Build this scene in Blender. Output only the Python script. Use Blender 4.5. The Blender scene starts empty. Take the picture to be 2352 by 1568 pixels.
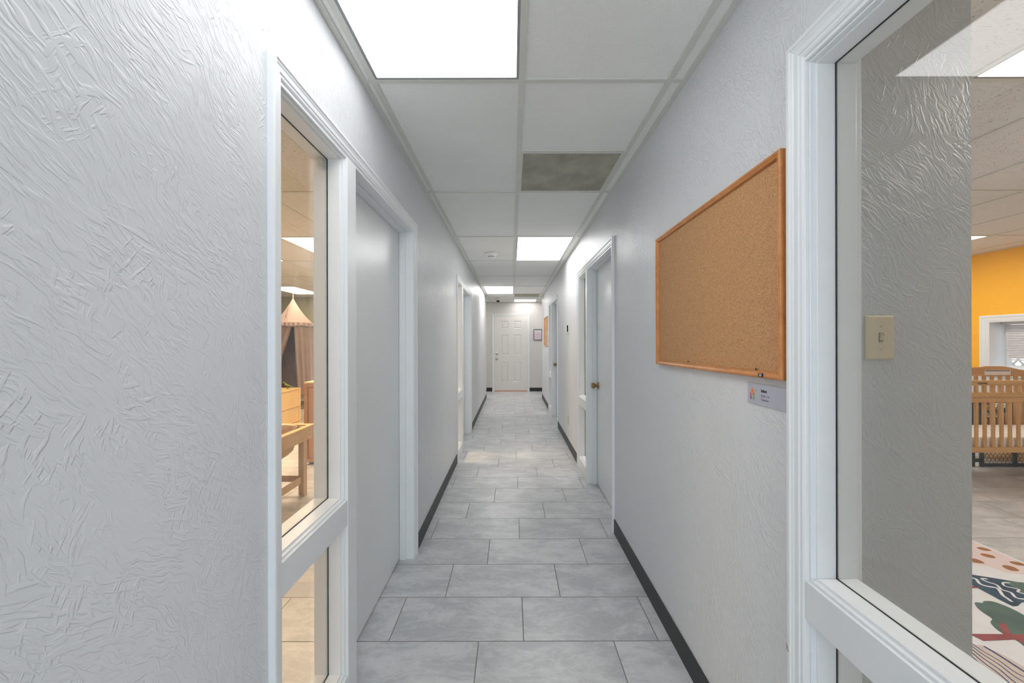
import bpy, math, random
from mathutils import Vector, Matrix
R = math.radians
PI = math.pi
scene = bpy.context.scene
col = scene.collection
random.seed(7)

# ------------------------------------------------------------------ camera
F = 2352 * 14.0 / 36.0            # focal length in pixels of the photograph
CAMZ = 1.36
cam_d = bpy.data.cameras.new('camera')
cam_d.lens = 14.0; cam_d.sensor_width = 36; cam_d.sensor_fit = 'HORIZONTAL'
cam_d.clip_start = 0.02; cam_d.clip_end = 60
cam = bpy.data.objects.new('camera', cam_d); col.objects.link(cam)
cam.location = (0, 0, CAMZ)
cam.rotation_euler = (R(90), R(0.12), 0)
scene.camera = cam

# ------------------------------------------------------------------ world, exposure
w = bpy.data.worlds.new('world'); scene.world = w; w.use_nodes = True
w.node_tree.nodes['Background'].inputs[0].default_value = (0.75, 0.83, 1.0, 1)
w.node_tree.nodes['Background'].inputs[1].default_value = 1.3
vs = scene.view_settings
vs.view_transform = 'Standard'; vs.look = 'None'; vs.gamma = 1.0; vs.exposure = 0.33
vs.use_curve_mapping = False
scene.cycles.max_bounces = 10
scene.cycles.use_adaptive_sampling = True
scene.cycles.adaptive_threshold = 0.10
scene.cycles.adaptive_min_samples = 16
scene.cycles.diffuse_bounces = 8
scene.cycles.glossy_bounces = 4
scene.cycles.transparent_max_bounces = 12
scene.cycles.sample_clamp_indirect = 6

L_COOL = ((0.985, 0.99, 1.0), 3.8)      # corridor troffer nearest the viewer
L_COOL2 = ((0.99, 0.985, 0.98), 5.6)    # troffers further on, set brighter to lift the far end
L_COOL3 = ((1.0, 0.975, 0.95), 7.5)
L_COOL4 = ((1.0, 0.95, 0.91), 5.5)
L_WARM = ((1.0, 0.73, 0.48), 23.0)      # play room on the left
L_MID = ((1.0, 0.93, 0.87), 9.5)       # crib room on the right

# added daylight fill, unseen, shining through the added glazed entrance behind the viewer
sky = bpy.data.lights.new('entrance_fill_added', 'AREA'); sky.shape = 'RECTANGLE'; sky.size = 1.0; sky.size_y = 1.9
sky.energy = 38; sky.color = (0.86, 0.93, 1.0)
fill_o = bpy.data.objects.new('entrance_fill_added', sky); col.objects.link(fill_o)
fill_o.location = (0.05, -3.35, 1.15); fill_o.rotation_euler = (R(90), 0, 0)

# ------------------------------------------------------------------ geometry constants (metres)
XL, XR, T = -0.62, 0.725, 0.12          # wall faces of the corridor, wall thickness
HC = 2.43                               # underside of the ceiling grid
YB, YE, YEND = -3.0, 9.6, 10.86         # wall behind the viewer, end of side walls, end wall
TX, TW = 0.042, 0.6096                  # ceiling grid origin in x, module
TY, TL = 1.64, 1.2192                   # ceiling grid origin in y, module

# ------------------------------------------------------------------ material helpers
def mat(name):
    m = bpy.data.materials.new(name); m.use_nodes = True
    nt = m.node_tree; nt.nodes.clear()
    return m, nt
def N(nt, t, **kw):
    n = nt.nodes.new(t)
    for k, v in kw.items():
        if k == 'ins':
            for kk, vv in v.items(): n.inputs[kk].default_value = vv
        else: setattr(n, k, v)
    return n
def math_(nt, op, a, b=None, c=None, clamp=False):
    n = nt.nodes.new('ShaderNodeMath'); n.operation = op; n.use_clamp = clamp
    for i, v in enumerate((a, b, c)):
        if v is None: continue
        if isinstance(v, (int, float)): n.inputs[i].default_value = v
        else: nt.links.new(v, n.inputs[i])
    return n.outputs[0]
def vmath(nt, op, a, b=None):
    n = nt.nodes.new('ShaderNodeVectorMath'); n.operation = op
    for i, v in enumerate((a, b)):
        if v is None: continue
        if isinstance(v, (tuple, list)): n.inputs[i].default_value = v
        else: nt.links.new(v, n.inputs[i])
    return n
def maprange(nt, v, a, b, c=0.0, d=1.0, smooth=True):
    n = nt.nodes.new('ShaderNodeMapRange')
    if smooth: n.interpolation_type = 'SMOOTHSTEP'
    nt.links.new(v, n.inputs[0])
    for i, x in zip((1, 2, 3, 4), (a, b, c, d)): n.inputs[i].default_value = x
    return n.outputs[0]
def mixcol(nt, f, a, b):
    n = nt.nodes.new('ShaderNodeMix'); n.data_type = 'RGBA'
    for s, v in ((n.inputs[0], f), (n.inputs[6], a), (n.inputs[7], b)):
        if isinstance(v, (int, float)): s.default_value = v
        elif isinstance(v, tuple): s.default_value = v if len(v) == 4 else (*v, 1)
        else: nt.links.new(v, s)
    return n.outputs[2]
def finish(m, nt, color, rough=0.5, bump=None, bd=0.002, bs=1.0, metal=0.0, spec=0.5, coat=0.0, sheen=0.0):
    p = N(nt, 'ShaderNodeBsdfPrincipled'); o = N(nt, 'ShaderNodeOutputMaterial')
    nt.links.new(p.outputs[0], o.inputs[0])
    if isinstance(color, tuple): p.inputs['Base Color'].default_value = (*color[:3], 1)
    else: nt.links.new(color, p.inputs['Base Color'])
    if isinstance(rough, (int, float)): p.inputs['Roughness'].default_value = rough
    else: nt.links.new(rough, p.inputs['Roughness'])
    p.inputs['Metallic'].default_value = metal
    p.inputs['Specular IOR Level'].default_value = spec
    if coat: p.inputs['Coat Weight'].default_value = coat; p.inputs['Coat Roughness'].default_value = 0.25
    if sheen: p.inputs['Sheen Weight'].default_value = sheen
    if bump is not None:
        b = N(nt, 'ShaderNodeBump'); b.inputs['Distance'].default_value = bd; b.inputs['Strength'].default_value = bs
        nt.links.new(bump, b.inputs['Height']); nt.links.new(b.outputs[0], p.inputs['Normal'])
    return m
def coords(nt): return N(nt, 'ShaderNodeTexCoord').outputs['Object']
def noise(nt, vec, scale, detail=4, rough=0.55, dist=0.0):
    n = N(nt, 'ShaderNodeTexNoise'); n.inputs['Scale'].default_value = scale; n.inputs['Detail'].default_value = detail
    n.inputs['Roughness'].default_value = rough; n.inputs['Distortion'].default_value = dist
    if vec is not None: nt.links.new(vec, n.inputs['Vector'])
    return n
def stretch(nt, vec, s):
    return vmath(nt, 'MULTIPLY', vec, s).outputs[0]

def plain(name, c, rough=0.5, var=0.04, scale=9, bump=0.0, bscale=60, metal=0.0, spec=0.5, sheen=0.0):
    """paint, plastic or metal with a slight procedural unevenness"""
    m, nt = mat(name); v = coords(nt)
    n = noise(nt, v, scale, 3)
    k = maprange(nt, n.outputs[0], 0.3, 0.7, 1 - var, 1 + var, False)
    h = vmath(nt, 'SCALE', tuple(c)); nt.links.new(k, h.inputs['Scale'])
    b = noise(nt, v, bscale, 3).outputs[0] if bump else None
    return finish(m, nt, h.outputs[0], rough, b, bump, 1.0, metal, spec, sheen=sheen)

def stomp_height(nt, axis, flip=1):
    """brushed crow's-foot plaster: short ridges that fan out from scattered centres"""
    v = coords(nt)
    s = N(nt, 'ShaderNodeSeparateXYZ'); nt.links.new(v, s.inputs[0])
    c = N(nt, 'ShaderNodeCombineXYZ')
    nt.links.new(math_(nt, 'MULTIPLY', s.outputs['Y' if axis == 'x' else 'X'], float(flip)), c.inputs[0]); nt.links.new(s.outputs['Z'], c.inputs[1])
    p0 = c.outputs[0]
    wn = noise(nt, p0, 9, 2)
    wv = vmath(nt, 'SCALE', vmath(nt, 'SUBTRACT', wn.outputs['Color'], (0.5, 0.5, 0.5)).outputs[0]); wv.inputs['Scale'].default_value = 0.05
    p1 = vmath(nt, 'ADD', p0, wv.outputs[0]).outputs[0]
    outs = []
    for sc, off, al, ac, a0, a1, lo, hi in ((8.0, (0, 0, 0), 20, 118, 0.35, 1.35, .50, .62), (11.0, (3.7, 1.9, 0), 28, 135, 0.1, 2.3, .52, .65), (9.0, (1.3, 5.1, 0), 24, 150, 0.4, 1.5, .52, .64)):
        q = vmath(nt, 'ADD', p1, off).outputs[0]
        vo = N(nt, 'ShaderNodeTexVoronoi', voronoi_dimensions='2D'); vo.inputs['Scale'].default_value = sc
        nt.links.new(q, vo.inputs['Vector'])
        sp = N(nt, 'ShaderNodeSeparateColor'); nt.links.new(vo.outputs['Color'], sp.inputs[0])
        rot = N(nt, 'ShaderNodeVectorRotate'); rot.rotation_type = 'Z_AXIS'
        nt.links.new(q, rot.inputs['Vector']); nt.links.new(vo.outputs['Position'], rot.inputs['Center'])
        nt.links.new(maprange(nt, sp.outputs[0], 0, 1, a0, a1, False), rot.inputs['Angle'])
        st = stretch(nt, rot.outputs[0], (al, ac, 1))
        cc = N(nt, 'ShaderNodeCombineXYZ'); nt.links.new(math_(nt, 'MULTIPLY', sp.outputs[1], 60.0), cc.inputs[2])
        n = noise(nt, vmath(nt, 'ADD', st, cc.outputs[0]).outputs[0], 1.0, 1.2, 0.5, 0.15)
        edge = maprange(nt, vo.outputs['Distance'], 0.45, 0.75, 1.0, 0.0)
        outs.append(math_(nt, 'MULTIPLY', maprange(nt, n.outputs[0], lo, hi), edge))
    r = math_(nt, 'MAXIMUM', math_(nt, 'MAXIMUM', outs[0], outs[1]), math_(nt, 'MULTIPLY', outs[2], 0.8))
    msk = maprange(nt, noise(nt, p0, 5.0, 3).outputs[0], 0.34, 0.58, 0.45, 1.0)
    r = math_(nt, 'MULTIPLY', r, msk)
    fine = math_(nt, 'MULTIPLY', noise(nt, p0, 120, 3).outputs[0], 0.10)
    return math_(nt, 'ADD', r, fine)
def stomp(name, c, axis, rough=0.38, bd=0.0011, spec=0.4, flip=1):
    m, nt = mat(name)
    return finish(m, nt, tuple(c), rough, stomp_height(nt, axis, flip), bd, 1.0, spec=spec)

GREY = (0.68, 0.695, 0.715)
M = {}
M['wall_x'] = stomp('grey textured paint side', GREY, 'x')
M['wall_xr'] = stomp('grey textured paint right side lightened', (0.71, 0.725, 0.74), 'x', flip=-1)  # same paint as the left wall, lightened in colour for the brighter light here
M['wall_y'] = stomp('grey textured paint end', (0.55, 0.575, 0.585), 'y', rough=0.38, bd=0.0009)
M['wall_smooth'] = plain('grey paint smooth', (0.66, 0.645, 0.63), 0.5, 0.02, bump=0.0006, bscale=90)
M['wall_sage'] = plain('sage paint', (0.36, 0.37, 0.27), 0.6, 0.03, bump=0.0006, bscale=90)
M['wall_orange'] = plain('orange paint', (1.0, 0.50, 0.015), 0.5, 0.02, 4, bump=0.0008, bscale=35, spec=0.25)
M['trim'] = plain('white trim paint', (0.80, 0.82, 0.83), 0.34, 0.01, 14, bump=0.00004, bscale=45)
M['door'] = plain('white door paint', (0.80, 0.82, 0.825), 0.30, 0.015, 3, bump=0.0002, bscale=30)
M['door_end'] = plain('warm white steel door', (0.76, 0.745, 0.72), 0.35, 0.01)
M['base'] = plain('black vinyl base', (0.018, 0.018, 0.020), 0.45, 0.1, 12)
M['gasket'] = plain('dark glazing gasket', (0.03, 0.03, 0.025), 0.6)
M['brass'] = plain('antique brass', (0.36, 0.26, 0.11), 0.28, 0.15, 30, metal=1.0)
M['brass_bright'] = plain('polished brass', (0.80, 0.58, 0.22), 0.16, 0.05, 30, metal=1.0)
M['chrome'] = plain('satin nickel', (0.55, 0.55, 0.55), 0.25, 0.05, 30, metal=1.0)
M['tee'] = plain('off white ceiling tee', (0.66, 0.66, 0.61), 0.45, 0.03)
M['tee_dark'] = plain('grey light frame', (0.30, 0.31, 0.31), 0.4, 0.03)
M['white_plastic'] = plain('white plastic', (0.80, 0.80, 0.79), 0.35, 0.01)
M['black_plastic'] = plain('black plastic', (0.012, 0.012, 0.014), 0.25, 0.05)
M['ivory'] = plain('almond plastic', (0.66, 0.58, 0.42), 0.28, 0.01)
M['ivory_dark'] = plain('almond plastic shadow gap', (0.16, 0.13, 0.09), 0.5, 0.01)
M['threshold'] = plain('orange wood threshold', (0.62, 0.34, 0.20), 0.5, 0.1, 20)
M['grille'] = plain('dusty grille', (0.55, 0.53, 0.43), 0.6, 0.2, 6)
M['duct'] = plain('dark duct', (0.20, 0.19, 0.145), 0.8, 0.25, 5)
M['paper'] = plain('white paper', (0.78, 0.78, 0.80), 0.6, 0.01)
M['paper_pink'] = plain('lilac paper', (0.66, 0.56, 0.64), 0.6, 0.02)
M['ink'] = plain('dark ink', (0.03, 0.03, 0.04), 0.6)
M['ink_grey'] = plain('grey ink', (0.16, 0.17, 0.20), 0.6)
M['ink_pink'] = plain('magenta ink', (0.45, 0.07, 0.30), 0.5)
M['ink_orange'] = plain('orange ink', (0.85, 0.25, 0.03), 0.5)
M['ink_green'] = plain('green ink', (0.20, 0.42, 0.08), 0.5)
M['sign'] = plain('silver lilac card', (0.48, 0.49, 0.56), 0.35, 0.01)
M['red'] = plain('red plastic', (0.75, 0.05, 0.03), 0.4)
M['yellow'] = plain('yellow plastic', (0.90, 0.60, 0.02), 0.4)
M['blue'] = plain('blue plastic', (0.03, 0.12, 0.45), 0.4)
M['orange_plastic'] = plain('orange plastic', (0.90, 0.16, 0.04), 0.4)
M['dino'] = plain('green rubber', (0.16, 0.22, 0.05), 0.45, 0.3, 60)
M['dino_blue'] = plain('blue rubber', (0.03, 0.12, 0.18), 0.45, 0.3, 60)
M['gate'] = plain('charcoal gate plastic', (0.028, 0.03, 0.034), 0.4, 0.1)
M['blind'] = plain('white blind', (0.70, 0.67, 0.66), 0.45, 0.02)
M['cord'] = plain('white cord', (0.7, 0.68, 0.62), 0.7)
M['tub'] = plain('tan plastic tub', (0.55, 0.36, 0.20), 0.35, 0.05)
M['canopy_top'] = plain('pale pink cotton', (0.40, 0.315, 0.30), 0.9, 0.04, 14, bump=0.0006, bscale=220, sheen=0.3)
M['canopy'] = plain('mauve cotton drape', (0.36, 0.275, 0.25), 0.9, 0.08, 10, bump=0.0006, bscale=220, sheen=0.3)
M['mat_green'] = plain('grey green mat', (0.20, 0.21, 0.15), 0.95, 0.35, 26)
M['rug_white'] = plain('rug white', (0.76, 0.765, 0.79), 0.9, 0.06, 7, bump=0.0008, bscale=300)
M['rug_pink'] = plain('rug blush', (0.74, 0.62, 0.61), 0.9, 0.04, 7, bump=0.0008, bscale=300)
M['rug_brown'] = plain('rug tan', (0.35, 0.15, 0.06), 0.9, 0.12, 16)
M['rug_navy'] = plain('rug navy', (0.035, 0.075, 0.12), 0.9, 0.35, 9)
M['rug_green'] = plain('rug sage', (0.10, 0.16, 0.14), 0.9, 0.22, 8)
M['rug_red'] = plain('rug dusty red', (0.33, 0.085, 0.085), 0.9, 0.15, 8)
M['rug_beige'] = plain('rug beige', (0.64, 0.55, 0.48), 0.9, 0.06, 8)
M['rug_line'] = plain('rug blue line', (0.035, 0.055, 0.20), 0.9, 0.2, 20)
M['clip_clear'] = plain('milky plastic', (0.6, 0.58, 0.5), 0.2, 0.01)
M['lattice'] = plain('white lattice outdoors', (0.75, 0.8, 0.9), 0.6)
M['chip'] = plain('bare wood chip', (0.32, 0.22, 0.12), 0.8, 0.4, 90)

def wood(name, c1, c2, axis=(1, 1, 14), rough=0.4, scale=6):
    m, nt = mat(name); v = stretch(nt, coords(nt), axis)
    n = noise(nt, v, scale, 5, 0.6, 0.6)
    f = maprange(nt, n.outputs[0], 0.32, 0.68)
    return finish(m, nt, mixcol(nt, f, tuple(c1), tuple(c2)), rough, n.outputs[0], 0.0004)
M['wood_crib'] = wood('oak crib wood', (0.60, 0.36, 0.15), (0.50, 0.27, 0.10), (1, 1, 0.15), scale=22)
M['wood_rail'] = wood('oak crib rail', (0.62, 0.37, 0.155), (0.50, 0.275, 0.10), (0.12, 1, 1), scale=26)
M['wood_yellow'] = wood('yellow birch ply', (0.85, 0.60, 0.27), (0.78, 0.52, 0.22), (1, 1, 0.2), scale=8)
M['wood_orange'] = wood('honey maple ply', (0.52, 0.24, 0.085), (0.42, 0.18, 0.055), (1, 1, 0.15), scale=8)
M['wood_table'] = wood('pine table wood', (0.62, 0.45, 0.28), (0.48, 0.32, 0.19), (1, 0.15, 1), scale=16)
M['wood_leg'] = wood('pine leg wood', (0.62, 0.46, 0.29), (0.50, 0.34, 0.20), (1, 1, 0.15), scale=16)
M['wood_frame'] = wood('cherry finish frame', (0.66, 0.28, 0.09), (0.52, 0.20, 0.055), (1, .3, .6), scale=26)
M['wood_frame_pale'] = wood('pale oak frame', (0.62, 0.38, 0.2), (0.52, 0.3, 0.14), (1, .3, .6), scale=26)

def cork(name, c1, c2):
    m, nt = mat(name); v = coords(nt)
    vo = N(nt, 'ShaderNodeTexVoronoi'); vo.inputs['Scale'].default_value = 420; nt.links.new(v, vo.inputs['Vector'])
    sp = N(nt, 'ShaderNodeSeparateColor'); nt.links.new(vo.outputs['Color'], sp.inputs[0])
    n = noise(nt, v, 160, 4, 0.7)
    f = math_(nt, 'ADD', math_(nt, 'MULTIPLY', sp.outputs[0], 0.55), math_(nt, 'MULTIPLY', n.outputs[0], 0.45))
    f = maprange(nt, f, 0.25, 0.8)
    dark = maprange(nt, sp.outputs[1], 0.90, 0.96)
    c = mixcol(nt, f, tuple(c1), tuple(c2))
    c = mixcol(nt, math_(nt, 'MULTIPLY', dark, 0.5), c, (0.18, 0.08, 0.03))
    return finish(m, nt, c, 0.85, f, 0.0006)
M['cork'] = cork('cork', (0.50, 0.26, 0.11), (0.66, 0.375, 0.18))

def tiles_floor():
    m, nt = mat('grey stone look floor tile'); v = coords(nt)
    s = N(nt, 'ShaderNodeSeparateXYZ'); nt.links.new(v, s.inputs[0])
    PY, PX = 0.3125, 0.613
    ry = math_(nt, 'DIVIDE', math_(nt, 'SUBTRACT', s.outputs['Y'], 1.808 - 40 * PY), PY)
    row = math_(nt, 'FLOOR', ry)
    rx = math_(nt, 'DIVIDE', math_(nt, 'SUBTRACT', math_(nt, 'ADD', s.outputs['X'], 30 * PX - 0.05), math_(nt, 'MULTIPLY', math_(nt, 'SUBTRACT', row, 40.0), PX / 3)), PX)
    cx = math_(nt, 'FLOOR', rx)
    fx = math_(nt, 'FRACT', rx); fy = math_(nt, 'FRACT', ry)
    ex = math_(nt, 'MULTIPLY', math_(nt, 'MINIMUM', fx, math_(nt, 'SUBTRACT', 1.0, fx)), PX)
    ey = math_(nt, 'MULTIPLY', math_(nt, 'MINIMUM', fy, math_(nt, 'SUBTRACT', 1.0, fy)), PY)
    e = math_(nt, 'MINIMUM', ex, ey)
    tile = maprange(nt, e, 0.0014, 0.0030)
    cid = N(nt, 'ShaderNodeCombineXYZ'); nt.links.new(cx, cid.inputs[0]); nt.links.new(row, cid.inputs[1])
    wn = N(nt, 'ShaderNodeTexWhiteNoise'); wn.noise_dimensions = '2D'; nt.links.new(cid.outputs[0], wn.inputs['Vector'])
    off = vmath(nt, 'SCALE', wn.outputs['Color']); off.inputs['Scale'].default_value = 31.0
    pv = vmath(nt, 'ADD', stretch(nt, v, (0.75, 1.5, 1)), off.outputs[0]).outputs[0]
    big = noise(nt, pv, 4.5, 12, 0.74, 0.35)
    vein = noise(nt, pv, 4.0, 12, 0.66, 0.8)
    vv = math_(nt, 'ABSOLUTE', math_(nt, 'SUBTRACT', vein.outputs[0], 0.5))
    vf = maprange(nt, vv, 0.0, 0.022, 1.0, 0.0)
    f = maprange(nt, big.outputs[0], 0.42, 0.60)
    c = mixcol(nt, f, (0.475, 0.49, 0.50), (0.62, 0.63, 0.635))
    c = mixcol(nt, math_(nt, 'MULTIPLY', vf, 0.35), c, (0.74, 0.74, 0.73))
    pits = noise(nt, pv, 60, 3, 0.6)
    c = mixcol(nt, maprange(nt, pits.outputs[0], 0.64, 0.72, 0.0, 0.35), c, (0.26, 0.27, 0.275))
    k = math_(nt, 'ADD', 0.97, math_(nt, 'MULTIPLY', wn.outputs['Value'], 0.06))
    cs = vmath(nt, 'SCALE', c); nt.links.new(k, cs.inputs['Scale'])
    c = mixcol(nt, tile, (0.235, 0.225, 0.20), cs.outputs[0])
    h = math_(nt, 'ADD', tile, math_(nt, 'MULTIPLY', big.outputs[0], 0.12))
    rg = maprange(nt, tile, 0, 1, 0.8, 0.33, False)
    return finish(m, nt, c, rg, h, 0.0012, 0.7)
M['floor'] = tiles_floor()

def ceil_tile(name, c, fissured):
    m, nt = mat(name); v = coords(nt)
    if fissured:
        a = noise(nt, stretch(nt, v, (1.0, 1.6, 1)), 95, 3, 0.6, 0.8)
        b = noise(nt, v, 9, 2)
        f = maprange(nt, math_(nt, 'ADD', a.outputs[0], math_(nt, 'MULTIPLY', b.outputs[0], 0.12)), 0.685, 0.735)
        cc = mixcol(nt, math_(nt, 'MULTIPLY', f, 0.75), tuple(c), tuple(x * 0.3 for x in c))  # holes coloured dark, the shade inside them is put into the colour
        return finish(m, nt, cc, 0.85, math_(nt, 'MULTIPLY', f, -1.0), 0.002)
    a = noise(nt, stretch(nt, v, (1.0, 0.6, 1)), 260, 2, 0.6)
    f = maprange(nt, a.outputs[0], 0.60, 0.70)
    big = maprange(nt, noise(nt, v, 2.0, 3).outputs[0], 0.3, 0.7, 0.97, 1.02, False)
    cc = mixcol(nt, math_(nt, 'MULTIPLY', f, 0.22), tuple(c), tuple(x * 0.45 for x in c))  # pinholes darkened in colour as well, for the shade inside them
    cs = vmath(nt, 'SCALE', cc); nt.links.new(big, cs.inputs['Scale'])
    return finish(m, nt, cs.outputs[0], 0.8, math_(nt, 'MULTIPLY', a.outputs[0], -1.0), 0.0012)
M['ceil'] = ceil_tile('corridor ceiling tile', (0.855, 0.865, 0.84), False)
M['ceil_room'] = ceil_tile('fissured ceiling tile', (0.74, 0.72, 0.69), True)

def diffuser(name, spec):
    (c, s) = spec
    m, nt = mat(name); v = coords(nt)
    sp = N(nt, 'ShaderNodeSeparateXYZ'); nt.links.new(v, sp.inputs[0])
    a = math_(nt, 'SINE', math_(nt, 'MULTIPLY', math_(nt, 'ADD', sp.outputs['X'], sp.outputs['Y']), 2 * PI / 0.014))
    b = math_(nt, 'SINE', math_(nt, 'MULTIPLY', math_(nt, 'SUBTRACT', sp.outputs['X'], sp.outputs['Y']), 2 * PI / 0.014))
    k = math_(nt, 'MULTIPLY', math_(nt, 'ADD', 1.0, math_(nt, 'MULTIPLY', math_(nt, 'MULTIPLY', a, b), 0.32)), s)
    e = N(nt, 'ShaderNodeEmission'); e.inputs[0].default_value = (*c, 1); nt.links.new(k, e.inputs[1])
    o = N(nt, 'ShaderNodeOutputMaterial'); nt.links.new(e.outputs[0], o.inputs[0])
    m.cycles.emission_sampling = 'FRONT'
    return m
M['diff_cool'] = diffuser('corridor light diffuser', L_COOL)
M['diff_cool2'] = diffuser('second corridor light diffuser', L_COOL2)
M['diff_cool3'] = diffuser('third corridor light diffuser', L_COOL3)
M['diff_cool4'] = diffuser('end corridor light diffuser', L_COOL4)
M['diff_warm'] = diffuser('play room light diffuser', L_WARM)
M['diff_warm_dim'] = diffuser('dimmed play room light diffuser', (L_WARM[0], 8.0))  # lamp over the canopy, turned down so the roof below does not blow out
M['diff_warm_low'] = diffuser('weakest play room light diffuser', (L_WARM[0], 3.2))
M['diff_mid'] = diffuser('crib room light diffuser', L_MID)

def glass():
    m, nt = mat('window glass')
    tr = N(nt, 'ShaderNodeBsdfTransparent'); tr.inputs[0].default_value = (0.975, 0.985, 0.98, 1)
    gl = N(nt, 'ShaderNodeBsdfGlossy'); gl.inputs['Roughness'].default_value = 0.0; gl.inputs[0].default_value = (1, 1, 1, 1)
    ge = N(nt, 'ShaderNodeNewGeometry')
    ct = math_(nt, 'ABSOLUTE', vmath(nt, 'DOT_PRODUCT', ge.outputs['Normal'], ge.outputs['Incoming']).outputs['Value'])
    f = math_(nt, 'ADD', 0.04, math_(nt, 'MULTIPLY', 0.96, math_(nt, 'POWER', math_(nt, 'SUBTRACT', 1.0, ct, clamp=True), 5.0)), clamp=True)
    mx = N(nt, 'ShaderNodeMixShader'); nt.links.new(f, mx.inputs[0]); nt.links.new(tr.outputs[0], mx.inputs[1]); nt.links.new(gl.outputs[0], mx.inputs[2])
    o = N(nt, 'ShaderNodeOutputMaterial'); nt.links.new(mx.outputs[0], o.inputs[0])
    return m
M['glass'] = glass()

def sheet_mat():
    m, nt = mat('leaf print sheet'); v = coords(nt)
    vo = N(nt, 'ShaderNodeTexVoronoi'); vo.inputs['Scale'].default_value = 26; nt.links.new(stretch(nt, v, (1.0, 1.0, 1.3)), vo.inputs['Vector'])
    d = vmath(nt, 'SUBTRACT', stretch(nt, v, (1.0, 1.0, 1.3)), vo.outputs['Position']).outputs[0]
    rot = N(nt, 'ShaderNodeVectorRotate'); rot.rotation_type = 'AXIS_ANGLE'; rot.inputs['Axis'].default_value = (0, 1, 0)
    nt.links.new(d, rot.inputs['Vector'])
    sp = N(nt, 'ShaderNodeSeparateColor'); nt.links.new(vo.outputs['Color'], sp.inputs[0])
    nt.links.new(math_(nt, 'MULTIPLY', sp.outputs[0], 6.28), rot.inputs['Angle'])
    q = stretch(nt, rot.outputs[0], (1.0, 0.5, 3.2))
    ln = vmath(nt, 'LENGTH', q).outputs['Value']
    f = maprange(nt, ln, 0.007, 0.009, 1, 0)
    f = math_(nt, 'MULTIPLY', f, 0.85)
    return finish(m, nt, mixcol(nt, f, (0.78, 0.77, 0.75), (0.10, 0.17, 0.10)), 0.9)
M['sheet'] = sheet_mat()

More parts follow.
